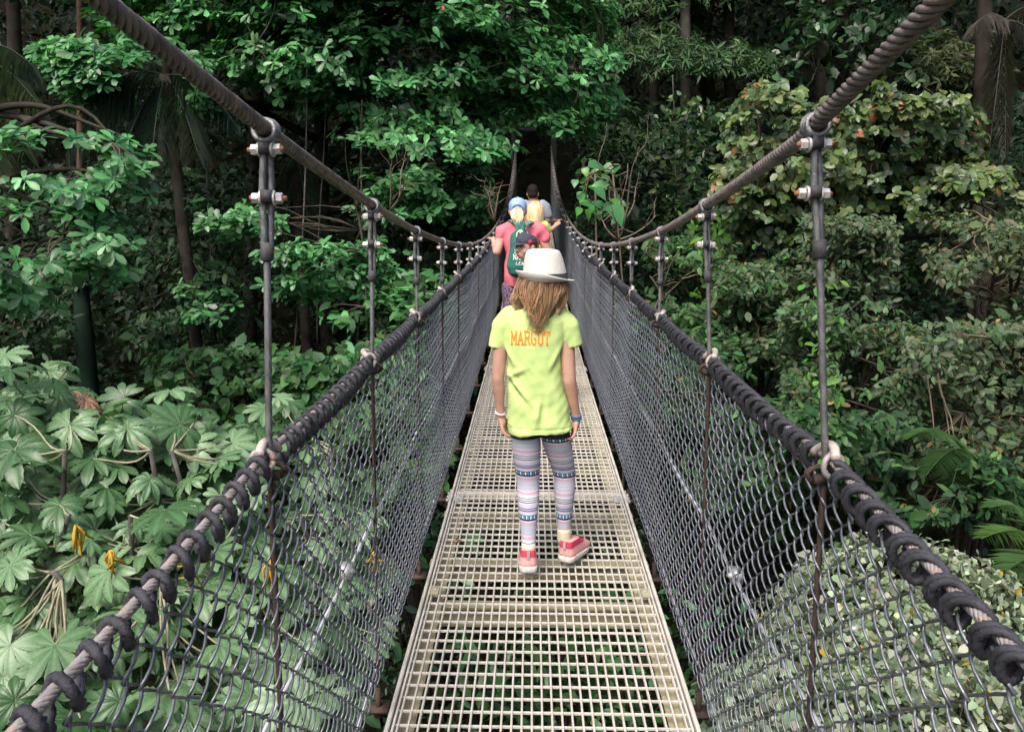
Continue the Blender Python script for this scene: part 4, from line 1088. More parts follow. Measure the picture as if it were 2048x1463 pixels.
def palette(cols, n, jit=.22, spread=.10):
    cols = np.array(cols, float); c = cols[RNG.integers(len(cols), size=n)]
    c = c * np.exp(RNG.normal(0, jit, (n, 1))) * np.exp(RNG.normal(0, spread, (n, 3)))
    return np.clip(c, .004, .8)
def in_poly(px, py, poly):
    poly = np.array(poly, float); r = np.zeros(len(px), bool); j = len(poly) - 1
    for i in range(len(poly)):
        xi, yi = poly[i]; xj, yj = poly[j]
        r ^= ((yi > py) != (yj > py)) & (px < (xj - xi) * (py - yi) / (yj - yi + 1e-12) + xi); j = i
    return r
def vnoise(x, y, seed):
    return np.array([mnoise.noise(Vector((a, b, seed * 7.31))) for a, b in zip(x, y)])
def sample(poly, n, thr=-.05, sx=.0055, sy=.016, seed=1, soft=.12):
    """points in a polygon, thinned by a stretched noise so that they gather in tiers with gaps between"""
    poly = np.array(poly, float); lo, hi = poly.min(0), poly.max(0); X, Y = [], []; got = 0
    for _ in range(60):
        x = RNG.uniform(lo[0], hi[0], n); y = RNG.uniform(lo[1], hi[1], n)
        j = RNG.normal(0, 14, (2, n)); k = in_poly(x + j[0], y + j[1], poly); x, y = x[k], y[k]
        if thr is not None and len(x):
            v = vnoise(x * sx, y * sy, seed) + .4 * vnoise(x * sx * 3, y * sy * 3, seed + 5); k = v + RNG.normal(0, soft, len(x)) > thr; x, y = x[k], y[k]
        X.append(x); Y.append(y); got += len(x)
        if got >= n: break
    return np.concatenate(X)[:n], np.concatenate(Y)[:n]
UP = np.array([0, 0, 1.0])
def rosettes(L, C, out, cols, size, m=7, up=.75, droop=.25, jit=.2):
    """a twig tip with a whorl of leaves at every centre"""
    n = len(C); t = norm(out * .6 + UP * up + RNG.normal(0, .28, (n, 3)))
    a = norm(np.cross(t, RNG.normal(0, 1, (n, 3)))); b = np.cross(t, a)
    base = palette(cols, n, .18, .06)
    for i in range(m):
        ph = i * 2.4 + RNG.normal(0, .25, n)[:, None]
        ax = norm(a * np.cos(ph) + b * np.sin(ph) + t * RNG.uniform(-.05, .65, (n, 1)) - UP * droop * RNG.uniform(.3, 1.6, (n, 1)))
        S = size * RNG.uniform(.6, 1.15, n)
        L.add(C + t * (i - m / 2)[..., None] * size * .05 if False else C + t * ((i - m / 2) * size * .05) + RNG.normal(0, size * .05, (n, 3)), ax, t + RNG.normal(0, .25, (n, 3)), S, np.clip(base * np.exp(RNG.normal(0, jit, (n, 1))), .004, .8))
def singles(L, C, out, cols, size, up=.6, jit=.25, droop=.3):
    n = len(C); t = norm(out * .5 + UP * up + RNG.normal(0, .45, (n, 3)))
    ax = norm(np.cross(t, RNG.normal(0, 1, (n, 3))) - UP * droop)
    L.add(C, ax, t, size * np.exp(RNG.normal(0, .25, n)), palette(cols, n, jit))

def limb(mb, p0, p1, r0, r1, sag=.0, wob=.08, n=9, sides=6):
    p0 = np.array(tuple(p0), float); p1 = np.array(tuple(p1), float); L = np.linalg.norm(p1 - p0); P = []
    w = RNG.normal(0, 1, (2, 3)) * wob * L * .5
    for u in np.linspace(0, 1, n):
        P.append(p0 + (p1 - p0) * u + w[0] * math.sin(PI * u) + w[1] * math.sin(2 * PI * u) * .5 + UP * sag * L * math.sin(PI * u))
    mb.tube(np.array(P), np.linspace(r0, r1, n), sides)
    return np.array(P)

def tree(name, label, cat, regs, trunk, T, mat, cols, size, mode='rosette', m=7, nlimb=14, nobj=0, group=None, bark=None, seed=1, up=.75, droop=.25, extra=None, twigs=120, twig_mat=None):
    """regs: (polygon, D near, D far, count, thr) of foliage; trunk: (px, D, top px, top py, top D, radius) or several stems"""
    stems = trunk if isinstance(trunk, list) else [trunk]
    px, D = stems[0][0], stems[0][1]
    x0 = at(px, 700, D).x; base = Vector((x0, D, float(ground_z(x0, D)) - .1))
    t = thing(name, label, cat, base, group)
    L = Leaves(); allC = []
    for k, (poly, d0, d1, n, thr) in enumerate(regs):
        x, y = sample(poly, n, thr, seed=seed + k * 3)
        dn = vnoise(x * .004, y * .012, seed + 40 + k)
        d = d0 + (d1 - d0) * np.clip(.5 + .8 * dn + RNG.normal(0, .22, len(x)), 0, 1)
        C = at_np(x, y, d); g = ground_z(C[:, 0], C[:, 1]); ok = (C[:, 2] > g + .05) & ~((np.abs(C[:, 0]) < .75) & (C[:, 2] < np.vectorize(zcable)(C[:, 1]) + .25) & (C[:, 1] < 26))
        C = C[ok]; allC.append(C)
        cen = C.mean(0) + np.array([0, .8, -.6]); out = norm(C - cen)
        out[:, 1] -= .25
        if mode == 'rosette': rosettes(L, C, out, cols, size, m, up, droop)
        else: singles(L, C, out, cols, size, up, .25, droop)
        if extra: 
            q = RNG.random(len(C)) < extra[1]; singles(L, C[q], out[q], [extra[0]], size * .9, up, .2, droop)
    C = np.concatenate(allC)
    tb = MB(); tips = []
    for (sx, sD, tx, ty, tD, r) in stems:
        bx = at(sx, 700, sD).x; p0 = np.array([bx, sD, float(ground_z(bx, sD)) - .15]); p1 = np.array(at(tx, ty, tD))
        P = limb(tb, p0, p1, r * 1.15, r * .55, 0, .05, 16, 10); tips.append(P)
    TP = np.concatenate(tips)
    idx = RNG.choice(len(C), min(nlimb, len(C)), replace=False); LP = [TP[len(TP) // 3:]]
    for i in idx:
        c = C[i]; cand = TP[TP[:, 2] < c[2] + .6]; cand = cand if len(cand) else TP
        a = cand[np.argmin(np.linalg.norm(cand - c, axis=1) + RNG.uniform(0, .6, len(cand)))]
        LP.append(limb(tb, a, c, stems[0][5] * .42, .012, .08, .10, 12, 6))
    LPa = np.concatenate(LP)
    tb.build('trunk', bark or M_BARK, t)
    if twigs:
        tw = MB()
        for i in RNG.choice(len(C), min(twigs, len(C)), replace=False):
            c = C[i]; a = LPa[np.argmin(np.linalg.norm(LPa - c, axis=1))]
            if np.linalg.norm(a - c) < 2.2: limb(tw, a, c, .012, .004, .05, .12, 6, 4)
        if tw.n: tag(tw.build('twigs', twig_mat or M_DTWIG, t), kind='stuff')
    L.emit('crown', T, mat, t, nobj, accent=extra[0] if extra and name == 'yellow_green_tree' else None)
    return t

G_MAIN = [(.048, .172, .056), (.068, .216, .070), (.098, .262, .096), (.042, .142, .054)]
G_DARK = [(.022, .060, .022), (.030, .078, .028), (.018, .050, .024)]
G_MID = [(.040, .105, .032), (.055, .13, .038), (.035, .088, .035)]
G_YEL = [(.090, .138, .036), (.075, .128, .040), (.055, .102, .038), (.115, .150, .045), (.048, .085, .040)]
G_GREY = [(.062, .105, .048), (.080, .120, .058), (.050, .092, .045), (.098, .125, .068)]
G_BRT = [(.075, .20, .035), (.095, .23, .045)]

# the large tree hanging over the bridge, upper left
tree('broadleaf_tree', 'large tree with rounded glossy leaves spreading from upper left over the bridge', 'tree',
     [([(120, -260), (1190, -260), (1225, 40), (1245, 180), (1170, 290), (1120, 300), (1090, 235), (1030, 225), (1000, 320), (880, 310), (760, 285), (640, 235), (540, 190), (400, 110), (200, 60)], 11.6, 14.2, 5900, -.22), ([(250, -200), (1150, -200), (1190, 150), (1130, 250), (1030, 215), (980, 290), (760, 270), (560, 180), (300, 90)], 14.2, 15.6, 1000, None),
      ([(70, 80), (420, 100), (430, 230), (300, 235), (150, 215)], 11.0, 12.5, 560, -.05),
      ([(360, 385), (560, 395), (560, 480), (420, 480)], 10.8, 12, 85, 0), ([(490, 485), (690, 495), (720, 590), (540, 600)], 10.8, 12.2, 95, 0),
      ([(590, 335), (860, 330), (900, 420), (740, 440), (620, 430)], 12, 13.2, 130, .02), ([(640, 470), (760, 480), (860, 640), (800, 700), (700, 600)], 11.5, 13, 120, .02), ([(340, 560), (480, 590), (470, 640), (360, 640)], 11, 12, 30, None),
      ([(900, 250), (985, 290), (985, 380), (940, 450), (880, 380)], 13, 14.5, 170, -.1)],
     (690, 15, 640, 120, 14.6, .20), T_OBOV, M_LEAF, G_MAIN, .175, 'rosette', 7, 34, 300, seed=3, up=.95, extra=((.30, .10, .045), .012), twigs=500)
tree('broadleaf_tree', 'nearer tree with large rounded leaves in tiers at the far left edge', 'tree',
     [([(-260, 215), (60, 225), (200, 265), (305, 345), (270, 400), (150, 400), (60, 350), (-260, 340)], 7.6, 9.2, 190, .04), ([(-260, 380), (180, 390), (285, 450), (270, 560), (160, 610), (60, 620), (-260, 640)], 7.6, 9.2, 230, .04)],
     (-60, 9.5, -40, 150, 9.2, .11), T_OBOV, M_LEAF, G_MAIN, .165, 'rosette', 7, 16, 150, seed=9, twigs=160)
for (x, D, ty, tx, r, lb, bk) in ((150, 14.0, -200, 158, .06, 'slender reddish brown trunk rising at far left behind leaves', pmat('reddish_bark', (.055, .028, .016), (.10, .052, .03), 5, .9, .6)), (165, 13, 560, 160, .16, 'smooth green palm trunk stub in the shade at left', pmat('green_trunk', (.008, .020, .013), (.014, .030, .020), 4, .8, .3, spec=.1)), (60, 16, -100, 20, .15, 'dark trunk in the shade at the left edge', M_BARK), (480, 15.5, -100, 540, .13, 'leaning dark trunk between the two nearest left hangers', M_BARK),
                             (1372, 17.0, -200, 1366, .12, 'pale lichen-spotted trunk wrapped in bright vine right of the bridge', M_BARKL), (1462, 18.0, -200, 1456, .14, 'dark brown trunk right of the vine-wrapped trunk', M_BARK), (1320, 21, -200, 1300, .13, 'distant thin trunk behind the leafy sapling', M_BARK), (845, 16, -100, 870, .10, 'thin dark trunk left of the people above the fence', M_BARK), (1035, 30, -100, 1030, .2, 'dark trunk behind the far end of the bridge on the left', M_BARK), (1620, 20, -100, 1660, .16, 'dark trunk behind the yellow-green tree', M_BARK), (1990, 13.5, -200, 1985, .13, 'shaggy palm trunk at the right edge', M_BARK), (300, 17, -100, 330, .12, 'thin dark trunk behind the drooping palm', M_BARK)):
    p0x = at(x, 700, D).x; b = Vector((p0x, D, float(ground_z(p0x, D)) - .15))
    t = thing('tree', lb, 'tree', b); m = MB(); limb(m, b, at(tx, ty, D + .3), r * 1.2, r * .75, 0, .02, 18, 12); m.build('trunk', bk, t)
    m = MB()
    top = np.array(at(tx, ty, D + .3))
    L = Leaves(); 
    if ty < 0:
        C = top + RNG.normal(0, 1, (140, 3)) * np.array([1.3, 1.3, .7]) + np.array([0, 0, .6]); rosettes(L, C, norm(C - top), G_DARK, .28, 6)
        for c in C[:8]: limb(m, top - UP * .3, c, r * .4, .015, .05, .1, 8, 5)
        m.build('branches', bk, t); L.emit('crown', T_OVAL, M_LEAFM, t)
    else:
        C = top + RNG.normal(0, 1, (30, 3)) * np.array([.15, .15, .12]); rosettes(L, C, norm(C - top), G_DARK, .14, 5); L.emit('crown', T_OVAL, M_LEAFM, t)

# small-leaved dark trees, right of centre and top right
tree('forest_tree', 'tall dark tree with fine small leaves right of the bridge centre', 'tree',
     [([(1140, -260), (1570, -260), (1560, 120), (1520, 250), (1430, 310), (1360, 270), (1300, 320), (1220, 330), (1180, 220)], 16.5, 19.5, 2600, -.05), ([(1100, -700), (1650, -700), (1570, -260), (1140, -260)], 16, 20, 250, None)],
     (1425, 18.5, 1380, -60, 18.5, .22), T_LANCE, M_LEAFM, [(.045, .10, .035), (.06, .12, .045), (.035, .085, .035)], .20, 'rosette', 9, 26, 0, seed=21, twigs=150)
tree('forest_tree', 'dark vine-covered tree at top right behind the thick cable', 'tree',
     [([(1530, -260), (1950, -260), (1900, 60), (1840, 150), (1700, 170), (1560, 150)], 15.5, 18, 2300, -.15)], (1740, 18, 1720, -200, 18, .2), T_OVAL, M_LEAF, G_DARK + [(.035, .10, .035)], .19, 'single', nlimb=14, seed=25)
tree('forest_tree', 'pale olive tree crown at upper right beside the shaggy palm', 'tree',
     [([(1800, 90), (1900, 60), (1990, 70), (2010, 180), (1960, 230), (1840, 210)], 16, 18, 500, -.15)], (1900, 17.5, 1900, 140, 17.5, .14), T_LANCE, M_LEAFM, [(.10, .125, .055), (.085, .115, .05)], .20, 'rosette', 8, 12, seed=29)
tree('yellow_green_tree', 'yellow-green tree with broad leaves and scattered orange ones on the right', 'tree',
     [([(1440, 240), (1530, 160), (1700, 165), (1850, 185), (1960, 225), (1985, 330), (1890, 400), (1740, 420), (1600, 380), (1470, 330)], 10.2, 12.2, 1500, -.2), ([(1430, 330), (1620, 380), (1640, 470), (1500, 480), (1420, 420)], 10.5, 12.5, 480, -.15), ([(1780, 330), (1990, 330), (2080, 480), (1860, 470)], 10, 12, 480, -.15)],
     (1800, 12.8, 1760, 260, 11.8, .13), T_ROUND, M_LEAF, G_YEL, .125, 'rosette', 5, 26, 300, seed=33, up=.42, droop=.55, extra=((.30, .12, .045), .06), twigs=220)

# right-hand tangle of shrubs
SHR = 'shrubs on the right bank'
for i, (lb, poly, d0, d1, n, T, cols, size, sd) in enumerate((
    ('grey-green shrub with small leaves below the yellow-green tree', [(1600, 430), (1790, 440), (1800, 560), (1720, 640), (1600, 620)], 9, 10.5, 2300, T_OVAL, G_GREY, .085, 41),
    ('grey-green shrub leaning over a dark hollow at the right edge', [(1860, 430), (2180, 380), (2180, 720), (1990, 700), (1930, 580), (1850, 520)], 8.6, 10.5, 2900, T_OVAL, G_GREY + [(.12, .13, .06)], .085, 43),
    ('tangled shrub behind the nearest right hanger cable', [(1560, 610), (1740, 600), (1860, 680), (1830, 830), (1680, 880), (1570, 800)], 8, 9.8, 3000, T_OVAL, G_GREY + G_MID, .085, 45),
    ('dull green shrub low at the right edge above the palm', [(1800, 640), (2180, 640), (2180, 930), (1980, 980), (1840, 900)], 7.6, 9.4, 3200, T_OVAL, G_GREY, .085, 47),
    ('mid-green shrub between the second and nearest right hangers', [(1430, 500), (1580, 480), (1600, 640), (1560, 740), (1440, 690)], 9.5, 11.5, 2200, T_OVAL, G_MID + G_GREY, .095, 49),
    ('dark shrub between the third and second right hangers', [(1290, 480), (1430, 470), (1440, 660), (1330, 620)], 10.5, 13, 1600, T_OVAL, G_MID, .11, 51),
    ('broad-leaved dark shrub under the tangle on the right', [(1590, 820), (1800, 850), (2000, 930), (2060, 1030), (1880, 1040), (1700, 980), (1560, 900)], 7, 8.6, 2200, T_OVAL, G_DARK + G_MID, .11, 53),
    ('dark shrub seen through the right mesh fence', [(1180, 560), (1400, 640), (1640, 900), (1560, 1080), (1400, 1000), (1240, 760)], 7.5, 11, 2600, T_OVAL, G_MID + G_DARK, .12, 55))):
    cx = np.mean([p[0] for p in poly]); cy = np.mean([p[1] for p in poly]); dm = (d0 + d1) / 2 + .3
    st = [(cx + RNG.uniform(-50, 50), dm + RNG.uniform(-.3, .5), cx + RNG.uniform(-60, 60), cy - 20, dm, .035) for _ in range(4)]
    tree('shrub', lb, 'shrub', [(poly, d0, d1, int(n * 1.7), -.16), ([(x * .9 + cx * .1, y * .9 + cy * .1) for x, y in poly], d1, d1 + 1.2, n // 3, None)], st, T, M_LEAFM, cols, size, 'single', nlimb=22, group=SHR, seed=sd, twigs=140, twig_mat=M_TWIG if i % 2 else M_DTWIG, extra=((.22, .15, .05), .02))
# bright vine on the pale trunk
def vine(px, py0, py1, D, n, cols, size, lb, wid=24):
    b = Vector(at(px, py1, D)); t = thing('climbing_vine', lb, 'vine', b)
    L = Leaves(); y = RNG.uniform(py0, py1, n); x = px + RNG.normal(0, wid, n) * (.6 + .6 * np.abs(np.sin(y * .021 + 1))); C = at_np(x, y, D - RNG.uniform(.0, .5, n))
    singles(L, C, np.tile([0, -1.0, 0], (n, 1)), cols, size, .5); L.emit('leaves', T_OVAL, M_LEAF, t)
    m = MB(); limb(m, at(px, py1, D - .15), at(px, py0, D - .15), .02, .012, 0, .02, 14, 6); m.build('stem', M_DTWIG, t)
vine(1370, 190, 620, 16.6, 420, G_BRT + G_YEL, .17, 'bright green climbing vine on the pale trunk right of the bridge', 22)
vine(1425, 420, 720, 11.5, 300, G_BRT, .12, 'bright green vine beside the second right hanger cable', 22)
vine(1640, 560, 930, 7.4, 130, G_BRT, .085, 'thin bright vine beside the nearest right hanger cable', 22)
# sapling with round leaves and bare twigs
tree('sapling', 'sapling with round bright leaves just right of the man', 'sapling', [([(1140, 330), (1230, 310), (1250, 380), (1230, 450), (1160, 430)], 10, 11.4, 70, None)], [(1235, 10.8, 1190, 345, 10.7, .022), (1240, 10.8, 1225, 340, 10.6, .02)], T_HEART, M_LEAF, G_BRT + G_MAIN, .13, 'single', nlimb=10, nobj=60, seed=61, bark=M_TWIG, twigs=30, twig_mat=M_TWIG)
def bare(px, py, D, n, lb, sp=90, seed=0, h=150):
    b = Vector(at(px, py, D)); t = thing('dead_branch', lb, 'branch', b)
    for k in range(n):
        m = MB(); a = RNG.uniform(-.9, .9); e = at(px + sp * a, py - h * RNG.uniform(.5, 1), D + RNG.uniform(-.4, .4)); P = limb(m, b, e, .014, .004, .03, .12, 10, 5)
        for q in (4, 6, 8): limb(m, P[q], P[q] + RNG.normal(0, .16, 3) + UP * .1, .006, .002, 0, .1, 6, 4)
        m.build('twig', M_TWIG, t)
bare(1250, 440, 10.2, 4, 'bare pale twigs fanning out right of the leafy sapling', 90, 0, 150); bare(1235, 480, 9.6, 4, 'bare pale twigs curving low behind the right main cable', 110, 0, 90); bare(780, 420, 11, 4, 'bare twigs above the second left hanger cable', 60, 0, 110); bare(990, 440, 11.5, 4, 'bare twigs just left of the woman in pink', 40, 0, 90); bare(1330, 600, 9.5, 3, 'bare twigs above the right handrail', 60, 0, 60)

for lx, y0, y1, D, lb in ((612, -40, 720, 12.2, 'thin hanging liana left of the second left hanger cable'), (655, 60, 700, 13, 'thin pale-spotted liana behind the left handrail'), (724, 200, 690, 12.5, 'liana hanging between the two nearest left hangers'), (420, 180, 640, 12.4, 'liana in the gloom left of the nearest left hanger'), (1345, 150, 560, 16, 'liana hanging right of the bridge in the shade'), (1520, 300, 760, 12.6, 'liana hanging between the right hangers')):
    t = thing('liana', lb, 'vine', at(lx, y1, D)); m = MB(); limb(m, at(lx + RNG.normal(0, 12), y1, D), at(lx, y0, D), .014, .011, 0, .025, 20, 6); m.build('stem', M_BARKL, t)
# left understorey
LSH = 'shrubs in the shade on the left bank'
for lb, poly, d0, d1, n, T, cols, size, sd in (
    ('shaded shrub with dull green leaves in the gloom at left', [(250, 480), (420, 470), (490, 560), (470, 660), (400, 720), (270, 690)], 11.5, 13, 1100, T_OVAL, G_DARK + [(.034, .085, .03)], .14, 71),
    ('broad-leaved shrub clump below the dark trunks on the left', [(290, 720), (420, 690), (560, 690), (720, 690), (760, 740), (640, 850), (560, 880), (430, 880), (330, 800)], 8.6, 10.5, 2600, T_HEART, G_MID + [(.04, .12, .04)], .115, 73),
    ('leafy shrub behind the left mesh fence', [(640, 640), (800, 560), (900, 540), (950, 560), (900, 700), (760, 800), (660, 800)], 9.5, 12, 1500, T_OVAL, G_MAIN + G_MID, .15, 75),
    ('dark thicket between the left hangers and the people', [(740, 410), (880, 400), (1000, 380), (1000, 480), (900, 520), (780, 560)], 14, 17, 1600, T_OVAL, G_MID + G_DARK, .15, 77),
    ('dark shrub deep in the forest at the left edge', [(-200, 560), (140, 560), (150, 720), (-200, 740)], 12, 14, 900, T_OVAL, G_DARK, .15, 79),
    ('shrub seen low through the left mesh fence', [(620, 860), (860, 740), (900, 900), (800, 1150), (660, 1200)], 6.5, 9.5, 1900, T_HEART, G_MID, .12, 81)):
    cx = np.mean([p[0] for p in poly]); cy = np.mean([p[1] for p in poly]); dm = (d0 + d1) / 2 + .2
    st = [(cx + RNG.uniform(-40, 40), dm + RNG.uniform(-.3, .5), cx + RNG.uniform(-50, 50), cy, dm, .035) for _ in range(4)]
    tree('shrub', lb, 'shrub', [(poly, d0, d1, n, -.12)], st, T, M_LEAFM, cols, size, 'single', nlimb=20, group=LSH, seed=sd, twigs=90)

# ------------------------------------------------------------------ palms
def frond(mb, root, tip, sag, nl, ll, lw, cols, hang=.5, side=1.0, stemr=.014):
    """arched rachis with paired narrow leaflets"""
    root = np.array(tuple(root), float); tip = np.array(tuple(tip), float); L = np.linalg.norm(tip - root)
    u = np.linspace(0, 1, 24); P = root + (tip - root) * u[:, None] + UP * (sag * L * np.sin(PI * u * .9))[:, None]
    c = np.array(cols[RNG.integers(len(cols))]); mb.tube(P, np.linspace(stemr, .004, 24), 5, col=c * .9)
    Tn = norm(np.gradient(P, axis=0))
    for i in range(nl):
        q = .12 + .86 * i / nl; k = q * 23; j = int(k); f = k - j; p = P[j] * (1 - f) + P[min(j + 1, 23)] * f; t = Tn[j]
        s_ = norm(np.cross(t, UP)[None])[0]
        for sg in (-1, 1):
            d = norm((s_ * sg * side + t * .55 - UP * hang * RNG.uniform(.6, 1.3) + RNG.normal(0, .07, 3))[None])[0]; l = ll * (math.sin(PI * min(1, .18 + q * .80)) * .8 + .2) * RNG.uniform(.85, 1.1)
            n = norm(np.cross(d, t)[None])[0] * lw; e = p + d * l - UP * l * hang * .35; mid = p + d * l * .5
            cc = np.clip(c * math.exp(RNG.normal(0, .15)), .003, .8)
            mb.add(np.array([p - n * .3, p + n * .3, mid + n, mid - n, e]), [np.array([(0, 1, 2, 3)]), np.array([(3, 2, 4)])], cc)
def palm(lb, cpx, cpy, D, fr, cols, ll, lw, hang, trunkr=.10, name='palm'):
    c = np.array(at(cpx, cpy, D)); base = Vector((c[0], c[1] + .1, float(ground_z(c[0], c[1])) - .1))
    t = thing(name, lb, 'palm', base)
    m = MB(); limb(m, base, c, trunkr, trunkr * .8, 0, .02, 14, 10); m.build('trunk', M_BARK, t)
    for (px, py, dd, sag) in fr:
        f = MB(); frond(f, c, at(px, py, D + dd), sag, 30, ll, lw, cols, hang); f.build('frond', M_LEAFM, t)
palm('dark palm with long drooping leaflets hanging at upper left', 330, 150, 11.8, [(130, 330, -.6, .18), (230, 370, -.8, .12), (300, 380, -1, .10), (400, 330, -.6, .15), (470, 260, -.3, .2), (200, 200, -.5, .2)], [(.035, .055, .045), (.05, .07, .05), (.028, .05, .04)], .62, .022, 1.1)
palm('palm with broad hanging leaflets at the left edge', -80, 130, 10.5, [(60, 330, -.6, .15), (90, 240, -.5, .2), (10, 380, -.8, .1), (70, 150, -.3, .25)], [(.06, .085, .05), (.045, .07, .045)], .6, .030, 1.0)
palm('palm behind the second left hanger with dark thin fronds', 590, 300, 13.5, [(500, 560, -.6, .15), (660, 560, -.5, .15), (560, 600, -.7, .1), (620, 480, -.6, .15)], [(.03, .045, .03), (.04, .055, .035)], .5, .016, .9)
palm('bright green palm fronds low at the right edge', 2120, 1120, 6.8, [(1960, 1090, -.3, .2), (1980, 1030, -.2, .25), (2010, 1150, -.5, .12), (2060, 980, 0, .25), (2090, 1200, -.5, .15)], [(.075, .16, .04), (.06, .13, .04)], .34, .011, .25, .05)
palm('shaggy palm with grey dead fronds at upper right', 2010, 40, 13.2, [(1975, 330, -.3, .04), (1990, 300, -.2, .04), (2010, 330, -.3, .03), (2090, 120, -.4, .2), (1940, 70, -.5, .2), (2080, 20, 0, .2), (1985, 250, -.4, .05)], [(.11, .10, .085), (.08, .073, .062), (.14, .125, .105)], .40, .016, .9)
palm('fern-like palm in the dark bank low on the right', 1930, 900, 7.6, [(1810, 890, -.4, .2), (1850, 960, -.5, .15), (1900, 990, -.4, .15), (1980, 970, -.3, .2)], [(.05, .12, .035), (.04, .09, .03)], .26, .010, .3, .03)

# ------------------------------------------------------------------ big-leaved cecropias, lower left
def palmate(var):
    """one umbrella leaf: nine lobes round the stalk, each folded on its rib and drooping"""
    r = np.random.default_rng(var); V, Fc, C = [], [], []; nl = 9
    for k in range(nl):
        a = (k - (nl - 1) / 2) * (2 * PI * .90 / nl) + r.normal(0, .04); L = (1.0 - .28 * abs(k - 4) / 4) * r.uniform(.92, 1.05); dr = .20 + .12 * r.random()
        st = [(.0, .022), (.14, .05), (.30, .095), (.48, .15), (.66, .182), (.82, .158), (.93, .092), (1.0, .012)]
        d = np.array([math.cos(a), math.sin(a), 0]); s_ = np.array([-math.sin(a), math.cos(a), 0]); b = len(V)
        xs_ = np.linspace(0, 1, 15); st = [(x, np.interp(x, [q[0] for q in st], [q[1] for q in st])) for x in xs_]
        for j, (x, w) in enumerate(st):
            z = .10 * x - dr * x ** 2.4; rip = .012 * (1 if j % 2 else -1) * (x < .97)
            for y, zz in ((-w, z + .10 * w + rip), (-w * .5, z + .16 * w + rip * .8), (0, z - .012), (w * .5, z + .16 * w + rip * .8), (w, z + .10 * w + rip)):
                V.append(d * x * L + s_ * y * L + UP * zz); C.append((1.0 if y else 1.55) * (1 + .12 * (j % 2) * (1 if y else 0)))
        for j in range(len(st) - 1):
            for i in range(4): q = b + j * 5 + i; Fc.append((q, q + 1, q + 6, q + 5))
    return np.array(V), np.array(Fc), np.array(C)
PM = [palmate(v) for v in range(4)]
M_CEC = colmat('cecropia_leaf', .40, .5, .20, noise=.25, nscale=7, tcol=(1.2, 1.4, .6))
